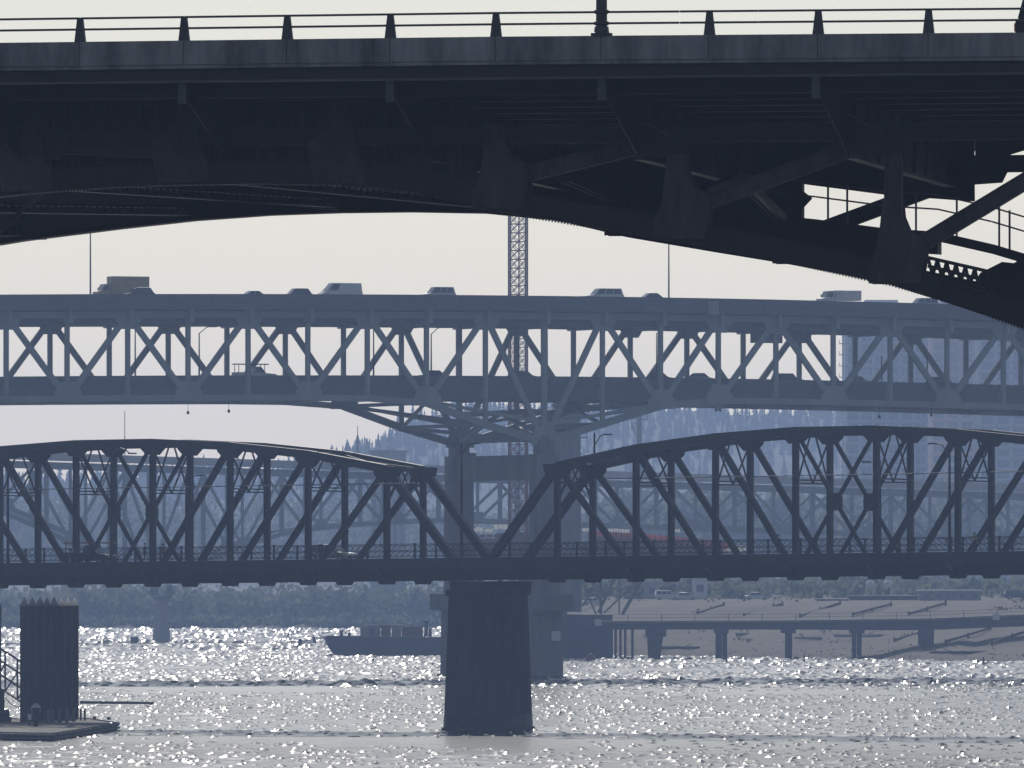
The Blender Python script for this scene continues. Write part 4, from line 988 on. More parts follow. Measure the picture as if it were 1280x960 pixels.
# ================================================================ PEOPLE on the dark truss bridge
def skin(name, m, parent, vs, es, rad, root=0):
    me = bpy.data.meshes.new(name); me.from_pydata(vs, es, []); me.materials.append(m)
    o = link(name, me, parent)
    k = me.skin_vertices if len(me.skin_vertices) else None
    md = o.modifiers.new('skin', 'SKIN')
    lay = me.skin_vertices[0].data
    for i, r_ in enumerate(rad): lay[i].radius = (r_, r_); lay[i].use_root = (i == root)
    sb = o.modifiers.new('sub', 'SUBSURF'); sb.levels = 1; sb.render_levels = 1
    return o
def person(px, w_, label, top, legs, stride=.25, face=0, lean=0.0, side=TB):
    x = TB.S(px, w_); t = empty('person', TB.world(x, w_, TB_ZR(x) + (.145 if w_ < 0 or w_ > TB_W else 0)), TB.th + face, label, 'person')
    s_ = stride; ln = lean
    J = dict(pel=(0, 0, .95), spi=(ln * .4, 0, 1.18), che=(ln * .8, 0, 1.40), nek=(ln, 0, 1.52), hed=(ln * 1.15 + .01, 0, 1.62), top=(ln * 1.2 + .01, 0, 1.71),
             shL=(ln * .8, .17, 1.43), shR=(ln * .8, -.17, 1.43), elL=(ln + s_ * .5, .22, 1.15), elR=(ln - s_ * .6, -.22, 1.15), waL=(ln + s_ * 1.2 + .08, .21, .95), waR=(ln - s_ * .7, -.21, .90),
             hiL=(0, .09, .90), hiR=(0, -.09, .90), knL=(-s_ * .35 + .03, .1, .5), knR=(s_ * .7, -.1, .52), anL=(-s_ * 1.1, .1, .09), anR=(s_ * .9, -.1, .08), toL=(-s_ * 1.1 + .17, .1, .03), toR=(s_ * .9 + .18, -.1, .03))
    rd = dict(pel=.11, spi=.10, che=.12, nek=.055, hed=.095, top=.075, shL=.06, shR=.06, elL=.042, elR=.042, waL=.028, waR=.028, hiL=.085, hiR=.085, knL=.058, knR=.058, anL=.04, anR=.04, toL=.03, toR=.03)
    E = [('pel', 'spi'), ('spi', 'che'), ('che', 'nek'), ('nek', 'hed'), ('hed', 'top'), ('che', 'shL'), ('che', 'shR'), ('shL', 'elL'), ('shR', 'elR'), ('elL', 'waL'), ('elR', 'waR'), ('pel', 'hiL'), ('pel', 'hiR'), ('hiL', 'knL'), ('hiR', 'knR'), ('knL', 'anL'), ('knR', 'anR'), ('anL', 'toL'), ('anR', 'toR')]
    def chain(name, m, keys, grow):
        ks = [k for k in keys]; ix = {k: i for i, k in enumerate(ks)}
        es = [(ix[a], ix[b]) for a, b in E if a in ix and b in ix]
        vs = [J[k] for k in ks]; ra = [rd[k] + grow for k in ks]
        if name == 'body':      # five short fingers on each hand
            for hnd, sy in (('waL', 1), ('waR', -1)):
                b = Vector(J[hnd]); vs.append(tuple(b + Vector((.02, 0, -.07)))); ra.append(.03); pi = len(vs) - 1; es.append((ix[hnd], pi))
                for q in range(5):
                    a = b + Vector((.045 - .02 * q, .012 * sy, -.12 - (.02 if 0 < q < 4 else 0))) if q < 4 else b + Vector((.06, 0, -.07))
                    e = a + Vector((.006, 0, -.05)); vs += [tuple(a), tuple(e)]; ra += [.009, .007]; es += [(pi, len(vs) - 2), (len(vs) - 2, len(vs) - 1)]
        return skin(name, m, t, vs, es, ra)
    chain('body', M['skin'], list(J), 0)
    chain('jacket', M[top], ['pel', 'spi', 'che', 'shL', 'shR', 'elL', 'elR', 'waL', 'waR'], .02)
    chain('trousers', M[legs], ['pel', 'hiL', 'hiR', 'knL', 'knR', 'anL', 'anR'], .02)
    s = MB(); h = Vector(J['hed']); s.lathe((h.x - .015, 0, h.z + .0), [(0, .105), (.06, .11), (.12, .085), (.15, .03)], 10); s.build('hair', M['dark_cloth'], t)
    return t
person(181, -1.6, 'person in dark clothes standing at the railing under the left crown', 'dark_cloth', 'dark_cloth', .05, R(200))
person(204, 8.8, 'person in a faded pink top right of the dark standing figure', 'pink_cloth', 'dark_cloth', .12, R(0))
person(973, -1.8, 'person in blue walking on the near sidewalk of the right span', 'blue_cloth', 'dark_cloth', .22, R(180))
person(1189, -1.4, 'person leaning forward beside the tall utility pole', 'dark_cloth', 'dark_cloth', .18, R(180), .18)
person(1218, -1.8, 'person in a pale yellow top at the right end of the bridge', 'yellow_cloth', 'dark_cloth', .25, R(180))

# ================================================================ POLES and wire on the dark truss bridge
def tb_pole(px, ytop, w_, arm, lab, curved=False):
    a = TB.S(px, w_); z0 = TB_ZR(a) + .142; h = TB.Z(ytop, a, w_) - z0
    t = empty('lamp_post', TB.world(a, w_, z0), TB.th, lab, 'lamp post', 'lamp posts on the dark truss bridge')
    s = MB(); s.lathe((0, 0, 0), [(0, .2), (.3, .16), (h * .5, .13), (h, .09)], 8); s.build('pole', M['truss_steel'], t)
    if arm:
        L = abs(arm); sg = 1 if arm > 0 else -1
        s = MB()
        if curved:
            pts = [(0, h - .4), (.25 * L, h + .25), (.5 * L, h + .45), (.75 * L, h + .3), (L, h - .05)]
        else: pts = [(0, h - 1.2), (.55 * L, h - .3), (L, h - .15)]
        for p, q in zip(pts, pts[1:]): s.tube((sg * p[0], 0, p[1]), (sg * q[0], 0, q[1]), .06, .05, 6)
        s.build('arm', M['rail_steel'], t, kind=None)
        s = MB(); s.box((sg * (L + .3), 0, pts[-1][1] - .02), (.8, .28, .14)); s.build('lamp_head', M['rail_steel'], t)
tb_pole(10, 588, -2.9, 0, 'plain dark pole at the far left of the truss bridge')
tb_pole(139, 566, -2.9, 2.0, 'dark lamp post with a bent-over arm at the left crown', True)
tb_pole(233, 592, 9.6, 1.2, 'lamp post behind the left span, its head right of a vertical')
tb_pole(577, 552, 9.6, 1.2, 'dark lamp post standing over the river pier')
tb_pole(743, 541, 9.6, 1.1, 'lamp post with a short angled arm rising above the right span end')
tb_pole(1100, 575, 9.6, -1.1, 'lamp post behind the crossed centre panel of the right span')
tb_pole(1187, 552, -2.9, -1.4, 'slim dark pole beside the leaning walker on the right span')
def wire():
    s = MB(); y = -2.9; xs = [TB.S(p, y) for p in (-120, 10, 139, 330, 520)]; zz = [TB.Z(q, x, y) for q, x in zip((613, 612, 610, 607, 604), xs)]
    pts = list(zip(xs, zz)); 
    for (a, za), (b, zb) in zip(pts, pts[1:]): s.tube((a, y, za), (b, y, zb), .045, .045, 5)
    o = s.build('overhead_wire', M['insulator'], TB.root)
    s = MB(); xs = [TB.S(p, y) for p in (735, 900, 1040, 1187, 1400)]; zz = [TB.Z(q, x, y) for q, x in zip((599, 596, 594, 591, 587), xs)]
    pts = list(zip(xs, zz))
    for (a, za), (b, zb) in zip(pts, pts[1:]): s.tube((a, y, za), (b, y, zb), .045, .045, 5)
    s.build('overhead_wire', M['insulator'], TB.root)
wire()

# ================================================================ FLOATING DOCK and pile cluster, front left
def dock():
    zt = .62
    def P(px, py, z=zt):
        D = (H - z) * F / (py - CY); return Vector(((px - CX) * D / F, D))
    fl, fr, rt, bk, bl = P(4, 917), P(66, 918), P(149, 905), P(108, 899), P(-30, 900)
    poly = [fl, fr, rt, bk, bl, P(-40, 912)]
    t = empty('floating_dock', (fr.x, fr.y, 0), 0, 'low floating dock around the tall pile cluster at the left', 'dock')
    L = lambda p: (p.x - fr.x, p.y - fr.y)
    s = MB(); s.prism([(*L(p), zt - .16) for p in poly], [(*L(p), zt) for p in poly]); s.build('deck', M['dock_wood'], t)
    c = sum((p for p in poly), Vector((0, 0))) / len(poly)
    inn = [p + (c - p) * .02 for p in poly]
    s = MB(); s.prism([(*L(p), -.5) for p in inn], [(*L(p), zt - .2) for p in inn]); s.build('float', M['pile_steel'], t)
    def edge(a, b, nm, z, hgt, wdt):
        a = Vector((*L(a), z)); b = Vector((*L(b), z)); s = MB(); s.bar(a, b, hgt, wdt, Vector((0, 0, 1)).cross((b - a).normalized())); s.build(nm, M['dock_wood'], t)
    for a, b in zip(poly, poly[1:] + poly[:1]):
        edge(a, b, 'waler', zt - .34, .16, .18); edge(a, b, 'kerb_rail', zt + .09, .12, .14)
    n = 14
    for k in range(1, n):       # plank gaps: cross boards proud of the deck
        a = fl + (bl - fl) * 0; q = k / n
        p0 = fr + (rt - fr) * q; p1 = bk + (bl - bk) * (1 - q)
        p1 = p0 + (p1 - p0) * .96; a = Vector((*L(p0), zt + .012)); b = Vector((*L(p1), zt + .012))
        s = MB(); s.bar(a, b, .02, .9, Vector((0, 0, 1)).cross((b - a).normalized())); s.build('deck_board', M['dock_wood'], t)
    # piles: two files receding
    cl = empty('pile_cluster', (P(30, 911).x, P(30, 911).y, 0), 0, 'tall cluster of rusty steel piles with white cone caps', 'pile cluster')
    base = cl.location
    pxs = [30.3, 40.5, 50, 58.7, 67.6, 76.8, 85.2, 93.2]
    for row in (0, 1):
        for i, px in enumerate(pxs):
            D = 953 + 3.1 * i + row * 3.5; X_ = (px + (row * 4.2 if i < 7 else -3 * row) - CX) * D / F; rr = .40 if row == 0 else .36
            top = H + (CY - 757.0) * D / F - (.0 if row == 0 else 1.2) - .06 * (i in (3,))
            s = MB(); s.lathe((X_ - base.x, D - base.y, -2), [(0, rr), (top + 2, rr)], 14); s.build('pile', M['pile_steel'], cl)
            s = MB(); s.lathe((X_ - base.x, D - base.y, top), [(.0, rr + .03), (.06, rr + .04), (.1, rr * .95), (.80, .03)], 14); s.build('cone_cap', M['white_cap'], cl)
            if row == 0:
                s = MB(); s.lathe((X_ - base.x, D - base.y, 3.4 + .1 * (i % 3)), [(0, rr + .02), (.12, rr + .02)], 14); s.build('weld_band', M['pile_steel'], cl)
    for i, px in enumerate((60, 65.5, 74.5, 83.5, 92)):
        D = 940 + 3.6 * i
        s = MB(); s.lathe(((px - CX) * D / F - fr.x, D - fr.y, zt), [(0, .17), (1.25, .17), (1.32, .1)], 9); s.build('fender_post', M['dock_wood'], t, label='pale stub post in front of the piles')
    for px in (101, 106):
        D = 962; s = MB(); s.box(((px - CX) * D / F - fr.x, D - fr.y, zt + .55), (.2, .2, 1.1)); s.build('fender_post', M['dock_wood'], t)
    for px, D in ((118, 967), (136, 962)):
        s = MB(); s.box(((px - CX) * D / F - fr.x, D - fr.y, zt + .2), (.35, .15, .25)); s.build('mooring_cleat', M['pile_steel'], t)
    # covered winch stand with pointed lid, hose reel and meter box
    D = 925; X_ = (45 - CX) * D / F
    q = empty('winch_stand', (X_, D, zt + .01), 0, 'blue-grey covered winch stand with a pointed lid in front of the piles', 'winch')
    s = MB(); s.box((0, 0, .45), (.32, .32, .9)); s.build('leg_column', M['pile_steel'], q)
    s = MB(); s.lathe((0, 0, .91), [(0, .36), (.75, .42), (.8, .44)], 12); s.build('drum_housing', M['dark_paint'], q)
    s = MB(); s.lathe((0, 0, 1.72), [(0, .46), (.05, .46), (.42, .06)], 12); s.build('lid', M['silver_paint'], q)
    s = MB(); s.tube((.4, 0, 1.3), (.62, 0, 1.3), .04); s.tube((.62, 0, 1.3), (.62, 0, 1.6), .03); s.build('crank_handle', M['black_paint'], q)
    q = empty('meter_box', ((37 - CX) * D / F, D, zt + .01), 0, 'small white meter box left of the winch stand on the dock', 'meter box')
    s = MB(); s.box((0, 0, .3), (.12, .12, .6)); s.build('stand', M['pile_steel'], q); s = MB(); s.box((0, -.02, .85), (.32, .25, .5)); s.build('housing', M['white_paint'], q)
    # gangway coming down from the left behind the piles
    g0 = Vector(((-70 - CX) * 985 / F, 985, H + (CY - 815) * 985 / F)); g1 = Vector(((52 - CX) * 975 / F, 975, .9))
    gw = empty('gangway', g1, 0, 'steel truss gangway sloping down to the dock from the left edge', 'gangway')
    A = g0 - g1; N = 8; st = M['rail_steel']; up = Vector((0, 0, 1))
    for y in (0, 1.6):
        o = Vector((0, y, 0))
        for hh_ in (0, 1.35, 2.7, 3.9):
            s = MB(); s.bar(o + up * hh_, A + o + up * hh_, .13); s.build('chord', st, gw)
        for k in range(N):
            a = A * (k / N) + o; b = A * ((k + 1) / N) + o
            s = MB(); s.bar(a, a + up * 3.9, .1); s.build('gangway_post', st, gw)
            s = MB(); s.bar(a + up * 2.7, b, .09); s.build('gangway_brace', st, gw)
    s = MB(); s.plate([(0, .1), (A.x, A.z + .1), (A.x, A.z + .16), (0, .16)], 0.07, 1.53); s.build('walk_surface', M['dock_wood'], gw)
    # floating boom log and mooring line, edge pile
    D = 1118
    lg = empty('boom_log', ((146 - CX) * D / F, D, .22), R(-3), 'long thin dark boom log floating right of the dock', 'log')
    s = MB(); s.tube((-4.1, 0, .12), (4.1, 0, .05), .16, .13, 8); s.build('trunk', M['bark'], lg); s = MB(); s.tube((-3.9, 0, .25), (-3.9, 0, .5), .03, .02, 5); s.build('ring_bolt', M['pile_steel'], lg)
    D = 960
    pl = empty('mooring_pile', ((-3.2 - CX) * D / F, D, 0), 0, 'single dark mooring pile cut by the left picture edge', 'pile')
    s = MB(); s.lathe((0, 0, -2), [(0, .36), (H + 2 - 42 * D / F, .36)], 14); s.build('shaft', M['pile_steel'], pl); s = MB(); s.lathe((0, 0, H - 42 * D / F), [(0, .4), (.6, .04)], 14); s.build('cone_cap', M['white_cap'], pl)
    D = 950
    wk = empty('mooring_winch', ((5 - CX) * D / F, D, .64), 0, 'dark mooring winch with a drooping line at the left edge of the dock', 'winch')
    s = MB(); s.box((0, 0, .25), (1.4, .8, .5)); s.build('winch_base', M['black_paint'], wk)
    s = MB(); s.tube((-.5, 0, .85), (.5, 0, .85), .35, .35, 12); s.build('drum', M['pile_steel'], wk)
    s = MB(); s.box((-.2, 0, 1.9), (.5, .3, 2.4)); s.build('winch_mast', M['black_paint'], wk)
    s = MB(); pts = [(0.1, 2.3), (.6, 1.75), (1.2, 1.45), (1.9, 1.4)]
    for p, q in zip(pts, pts[1:]): s.tube((p[0], 0, p[1]), (q[0], 0, q[1]), .04, .04, 5)
    s.build('line', M['insulator'], wk)
dock()

# ================================================================ RIVER: barge, buoys, marker piles
def river_things():
    D = 1770; X0 = (405 - CX) * D / F
    t = empty('barge', (X0, D, 0), R(2), 'long dark flat barge with raked bow and deck containers', 'barge')
    k = D / F
    hp = [(0, 3.45), (.4, 3.5), (33, 3.1), (33, -.8), (3.2, -.8), (1.8, .3), (.9, 1.5)]
    s = MB(); s.plate([p for p in hp], 0, 9); s.build('hull', M['hull'], t)
    s = MB(); s.plate([(.2, 3.52), (33, 3.12), (33, 3.24), (.2, 3.64)], -.08, 0.05); s.build('rub_rail', M['pale_wall'], t)
    s = MB(); s.plate([(.6, 3.53), (32.8, 3.13), (32.8, 3.17), (.6, 3.57)], .1, 8.9); s.build('deck', M['dock_wood'], t)
    for (a, b, c, m, nm) in ((46, 71, 1.9, 'pale_wall', 'deck_house'), (72, 84, 2.0, 'brown_box', 'container'), (85, 97, 1.95, 'tan_wall', 'container'), (98, 124, 1.9, 'brown_box', 'container')):
        s = MB(); s.box(((a + b) / 2 * k, 3.5, 3.45 + c / 2 - .1), ((b - a) * k, 2.6, c)); 
        for q in range(5): s.box(((a + (b - a) * (q + .5) / 5) * k, 2.17, 3.45 + c / 2 - .1), (.12, .07, c - .2))
        s.build(nm, M[m], t)
    s = MB(); s.box((78 * k, 3.3, 5.5), (44 * k, 3.2, .14)); s.build('awning', M['pale_wall'], t)
    for px, h in ((22, .9), (32, .5), (60, 1.1), (128, 2.6), (133, 1.2)):
        s = MB(); s.lathe((px * k, 1.5, 3.45), [(0, .35), (h, .25), (h + .05, .4), (h + .2, .4)], 8); s.build('bollard', M['hull'], t)
    s = MB(); s.bar((126 * k, 3, 3.4), (131 * k, 3, 6.4), .3); s.build('crane_stub', M['hull'], t)
    def buoy(px, py, label, kind):
        D = H * F / (py - CY); e = empty('buoy' if kind != 'post' else 'marker_post', ((px - CX) * D / F, D, .2), 0, label, 'buoy' if kind != 'post' else 'post')
        if kind == 'red':
            s = MB(); s.lathe((0, 0, -.3), [(0, .5), (.3, .85), (.8, .8), (1.1, .5), (1.25, .2)], 14); s.build('float', M['red_paint'], e); s = MB(); s.lathe((0, 0, .95), [(0, .2), (.25, .15)], 8); s.build('top_ring', M['white_paint'], e)
        if kind == 'pillar':
            s = MB(); s.lathe((0, 0, -.3), [(0, .9), (.5, .95), (.6, .3)], 14); s.build('float', M['hull'], e); s = MB(); s.lathe((0, 0, .3), [(0, .35), (1.3, .3), (1.35, .1)], 10); s.build('pillar', M['hull'], e)
        if kind == 'can':
            s = MB(); s.tube((0, 0, -.2), (-.35, 0, 1.4), .35, .3, 10); s.build('float', M['hull'], e); s = MB(); s.tube((-.35, 0, 1.4), (-.5, 0, 1.8), .08, .05, 6); s.build('top_ring', M['hull'], e)
        if kind == 'block':
            s = MB(); s.prism([(-.95, -.8, -.3), (.95, -.8, -.3), (.95, .8, -.3), (-.95, .8, -.3)], [(-.75, -.7, 1.2), (.75, -.7, 1.2), (.75, .7, 1.2), (-.75, .7, 1.2)]); s.build('float', M['hull'], e); s = MB(); s.box((0, 0, 1.3), (1.75, 1.6, .16)); s.build('lid', M['pale_wall'], e)
        if kind == 'post':
            s = MB(); s.tube((0, 0, -1), (.05, 0, 1.1), .16, .13, 8); s.build('pile', M['bark'], e); s = MB(); s.lathe((.05, 0, 1.1), [(0, .16), (.12, .03)], 8); s.build('cap', M['bark'], e)
    buoy(738, 826.5, 'round dark red buoy off the construction pier', 'red'); buoy(375, 810, 'upright pillar buoy left of the barge bow', 'pillar'); buoy(394, 806, 'small leaning can buoy nearest the barge bow', 'can')
    buoy(168, 805.5, 'square mooring float left of the far rounded pier', 'block')
    buoy(908, 829, 'marker post in the water beside the double trestle bent', 'post'); buoy(1005, 829, 'marker post alone between two trestle bents', 'post'); buoy(1229, 832, 'marker post near the right shore', 'post')
river_things()

# ================================================================ CONSTRUCTION: new pier, crane mast, work deck, trestle
def construction():
    D = 1735; k = D / F; cc = M['column_concrete']
    gx = lambda px, D_=D: (px - CX) * D_ / F
    gz = lambda py, D_=D: H + (CY - py) * D_ / F
    t = empty('unfinished_bridge_pier', (gx(708), D, 0), 0, 'tall unfinished concrete bridge tower right of the double deck columns', 'bridge pier')
    s = MB()
    rg = lambda z, a, b: [(-a, -b, z), (a, -b, z), (a, b, z), (-a, b, z)]
    s.prism(rg(gz(765), 2.6, 3), rg(gz(492), 2.35, 2.6)); s.build('tower_shaft', cc, t)
    for q in range(9):
        z = gz(765) + q * 4.2 + 2
        s = MB(); s.box((0, 0, z), (5.26, 6.06, .14)); s.build('lift_joint', cc, t)
    s = MB(); s.box((3.4, 0, (gz(768) - 1.5) / 2 - 0), (9, 8, gz(768) + 1.5)); s.build('cofferdam', M['hull'], t)
    s = MB()
    for q in range(14): s.box((-.8 + q * .64, -4.05, (gz(770)) / 2), (.3, .1, gz(770)))
    s.build('sheet_piles', M['hull'], t, kind='stuff')
    for q in range(3): 
        z = gz(505) - q * 5.8
        for x_ in (2.9,):
            s = MB(); s.box((x_, -1, z), (1.6, 3, .15)); s.build('work_platform', M['rail_steel'], t)
            s = MB(); s.box((x_ + .7, -2.4, z + .6), (.08, .08, 1.2)); s.box((x_ + .7, -1, z + 1.15), (.06, 2.9, .06)); s.build('guard_rail', M['rail_steel'], t)
    for q in range(5):
        s = MB(); s.box((2.6 + q * .5, -2, gz(505)), (.1, .1, 3.2)); s.build('rebar', M['crane_paint'], t)
    # lattice mast
    Dm = 1715; t = empty('crane_mast', (gx(647.5, Dm), Dm, 0), R(6), 'slender red-brown lattice mast of a tower crane rising behind both decks', 'crane')
    wd = 2.9; hs = 3.0; s = MB()
    for x_ in (-1, 1):
        for y_ in (-1, 1): s.box((x_ * wd / 2, y_ * wd / 2, hs / 2), (.26, .26, hs))
    s.box((0, -wd / 2, hs / 2), (.22, .14, hs)); 
    for n in range(2):
        z = n * hs / 2
        for y_ in (-1, 1):
            s.bar((-wd / 2, y_ * wd / 2, z), (0, y_ * wd / 2, z + hs / 2), .11); s.bar((0, y_ * wd / 2, z + hs / 2), (wd / 2, y_ * wd / 2, z), .11); s.bar((0, y_ * wd / 2, z), (wd / 2, y_ * wd / 2, z + hs / 2), .11); s.bar((-wd / 2, y_ * wd / 2, z + hs / 2), (0, y_ * wd / 2, z), .11)
            s.bar((-wd / 2, y_ * wd / 2, z), (wd / 2, y_ * wd / 2, z), .11)
        for x_ in (-1, 1): s.bar((x_ * wd / 2, -wd / 2, z), (x_ * wd / 2, wd / 2, z + hs / 2), .1, .1, Vector((1, 0, 0)))
    me = s.mesh('mast_section', M['crane_paint'])
    for q in range(29): link('mast_section', me, t, loc=(0, 0, 2 + q * hs))
    s = MB(); s.box((0, 0, .6), (5, 5, 2.6)); s.build('mast_base', cc, t)
    # work deck with orange fencing and white sheets
    Dw = 1760; t = empty('construction_deck', (gx(640, Dw), Dw, gz(690, Dw)), 0, 'cluttered construction deck with orange fencing and white sheets', 'construction site')
    kx = Dw / F; rnd = random.Random(4)
    for a, b, y0, y1, m, dep in ((585, 690, 673, 700, 'brown_box', 8), (690, 905, 678, 700, 'brown_box', 8), (620, 670, 666, 673, 'hull', 5), (735, 800, 668, 678, 'brown_box', 5), (800, 870, 673, 678, 'hull', 5)):
        s = MB(); s.box((((a + b) / 2 - 640) * kx, dep / 2, ((690 - (y0 + y1) / 2)) * kx), ((b - a - 1) * kx, dep, (y1 - y0) * kx)); s.build('deck_segment', M[m], t)
    for a, b, y0, y1, m in ((586, 604, 659, 665, 'sheeting'), (606, 616, 661, 665, 'sheeting'), (617, 640, 655, 661, 'sheeting'), (643, 666, 657, 661, 'sheeting'), (728, 745, 660, 665, 'sheeting'), (760, 787, 661, 666, 'sheeting'), (838, 850, 662, 666, 'sheeting'), (893, 940, 681, 689, 'sheeting')):
        s = MB(); n = 4
        for q in range(n):
            xx = a + (b - a) * (q + .5) / n; s.box(((xx - 640) * kx, rnd.uniform(0, 1.5), (690 - (y0 + y1) / 2 + rnd.uniform(-.8, .8)) * kx), ((b - a) / n * kx * .92, .03, (y1 - y0) * kx * rnd.uniform(.8, 1.1)))
        s.build('sheeting', M[m], t, kind='stuff')
    px = 735
    while px < 905:
        yt = lerp([(735, 664), (800, 667), (860, 673), (905, 679)], px); s = MB(); s.box(((px + 3.4 - 640) * kx, -.2, (690 - yt - 4) * kx), (6.6 * kx, .06, 8 * kx)); s.build('fence_panel', M['orange'], t)
        s = MB(); s.box(((px - 640) * kx, -.25, (690 - yt - 3) * kx), (.1, .1, 11 * kx)); s.build('fence_post', M['rail_steel'], t); px += 7
    px = 590
    while px < 700:
        yt = 667; s = MB(); s.box(((px + 4 - 640) * kx, -.2, (690 - yt - 3) * kx), (7.6 * kx, .06, 4 * kx)); s.build('fence_panel', M['crane_paint'], t); px += 9
    for px in (600, 625, 652, 680, 706):
        s = MB(); s.box(((px - 640) * kx, 3, -gz(690, Dw) / 2 - .5 + .0), (.9, .9, gz(690, Dw) - 1.0)); s.build('support_leg', M['hull'], t)
    # falsework frame seen under the dark bridge
    Df = 1750; t = empty('falsework_frame', (gx(750, Df), Df, gz(768, Df)), 0, 'crossed steel falsework frame standing on the trestle end', 'steel frame'); kf = Df / F
    for (a, b, c, d, w_) in ((751, 768, 751, 700, .55), (774, 768, 774, 700, .25), (745, 768, 728, 728, .3), (728, 758, 748, 720, .3), (748, 766, 772, 715, .5), (778, 768, 804, 722, .6), (755, 766, 800, 724, .3), (733, 736, 800, 736, .15)):
        s = MB(); s.bar(((a - 750) * kf, 0, (768 - b) * kf), ((c - 750) * kf, .4, (768 - d) * kf), w_, .3); s.build('frame_member', M['far_steel'], t)
    # trestle
    Dt = 1712; kt = Dt / F; t = empty('trestle', (gx(745, Dt), Dt, 0), 0, 'low steel work trestle on pile bents along the right bank', 'trestle')
    def dz(px): return lerp([(700, 776.5), (980, 775.5), (1160, 773), (1280, 768), (1600, 755)], px), lerp([(700, 787), (980, 787), (1150, 788), (1280, 783), (1600, 770)], px)
    cols_ = list(range(742, 1560, 42))
    for a, b in zip(cols_, cols_[1:]):
        (ta, ba), (tb, bb) = dz(a), dz(b); x0_, x1_ = (a - 745) * kt, (b - 745) * kt
        Zt = lambda y: gz(y, Dt)
        s = MB(); s.plate([(x0_ + .01, Zt(ta)), (x1_ - .01, Zt(tb)), (x1_ - .01, Zt(tb) - .4), (x0_ + .01, Zt(ta) - .4)], 0, 8); s.build('deck_panel', M['dock_wood'], t)
        for y_ in (.5, 7):
            s = MB(); s.plate([(x0_, Zt(ta) - .41), (x1_, Zt(tb) - .41), (x1_, Zt(bb)), (x0_, Zt(ba))], y_, y_ + .35); s.build('girder', M['hull'], t)
        s = MB(); s.box((x0_ + .1, .1, Zt(ta) + .55), (.1, .1, 1.1)); s.build('rail_post', M['rail_steel'], t)
        for hh_ in (.55, 1.08):
            s = MB(); s.bar((x0_, .1, Zt(ta) + hh_), (x1_, .1, Zt(tb) + hh_), .05); s.build('hand_rail', M['rail_steel'], t)
    for px, wds in ((899, 1.0), (906.5, .7), (986, 1.25), (1068.5, .6), (1075, .6), (1152.5, .8), (1158, .7), (1165, .7), (1330, .8), (1420, .8)):
        for y_ in ((.8, 6.8) if wds < 1.1 else (1.2,)):
            zt_ = gz(dz(px)[1], Dt); s = MB(); s.lathe(((px - 745) * kt, y_, -1.5), [(0, wds / 2), (zt_ + 1.5, wds / 2)], 12); s.build('pile', M['hull'], t)
    for px in (902, 986, 1072, 1159):
        zt_ = gz(dz(px)[1], Dt); s = MB(); s.box(((px - 745) * kt, 4, zt_ - .3), (2.4, 7.6, .6)); s.build('pile_cap', M['hull'], t)
    zt_ = gz(787, Dt)
    s = MB(); s.prism([((a - 745) * kt, y_, z) for a, y_, z in ((811, 1, -1.5), (824, 1, -1.5), (824, 3, -1.5), (811, 3, -1.5))], [((a - 745) * kt, y_, z) for a, y_, z in ((809, 1, zt_ - 1.2), (829, 1, zt_ - 1.2), (829, 3, zt_ - 1.2), (809, 3, zt_ - 1.2))]); s.build('wall_pier', M['hull'], t)
    s = MB(); s.box(((820 - 745) * kt, 2, zt_ - .6), (26 * kt, 2.4, 1.2)); s.build('pile_cap', M['hull'], t)
    for px in (765, 770, 776, 782, 791):
        s = MB(); s.lathe(((px - 745) * kt, 6, -1), [(0, .22), (zt_ + 1, .22)], 8); s.build('slim_pile', M['hull'], t)
    for px, lab in ((748, 'small white square board at the left end of the trestle'), (1245, 'small white square board near the right end of the trestle')):
        y = dz(px)[0]; e = empty('marker_board', (gx(px, Dt), Dt - .3, gz(y + 6, Dt)), 0, lab, 'board'); s = MB(); s.box((0, 0, .6), (1.2, .05, 1.1)); s.build('panel', M['white_paint'], e)
        s = MB(); s.box((0, .1, .6), (.1, .12, 1.6)); s.build('bracket', M['rail_steel'], e)
    # distant mast with platforms
    Dp = 2600; t = empty('communication_tower', (gx(799, Dp), Dp, tz(799, Dp) - .2), 0, 'pale tower with side platforms right of the unfinished pier', 'tower'); zb = tz(799, Dp) - .2
    s = MB(); s.lathe((0, 0, 0), [(0, 1.0), (gz(513, Dp) - zb, .62)], 12); s.build('shaft', cc, t)
    for y_ in (517, 523, 529, 535):
        z = gz(y_, Dp) - zb
        s = MB(); s.box((-1.3, 0, z), (1.6, 1.6, .14)); s.build('platform', M['rail_steel'], t); s = MB(); s.box((-2.0, 0, z + .5), (.14, 1.2, 1.1)); s.build('antenna', M['rail_steel'], t)
    s = MB(); s.bar((0, 0, gz(524, Dp) - zb), (2.0, 0, gz(524, Dp) - zb), .2); s.box((2.1, 0, gz(521, Dp) - zb), (.18, .18, 1.5)); s.build('side_arm', M['rail_steel'], t)
    s = MB(); s.bar((-1.9, 0, gz(531, Dp) - zb), (-.4, 0, gz(548, Dp) - zb), .2); s.build('side_arm', M['rail_steel'], t)
construction()

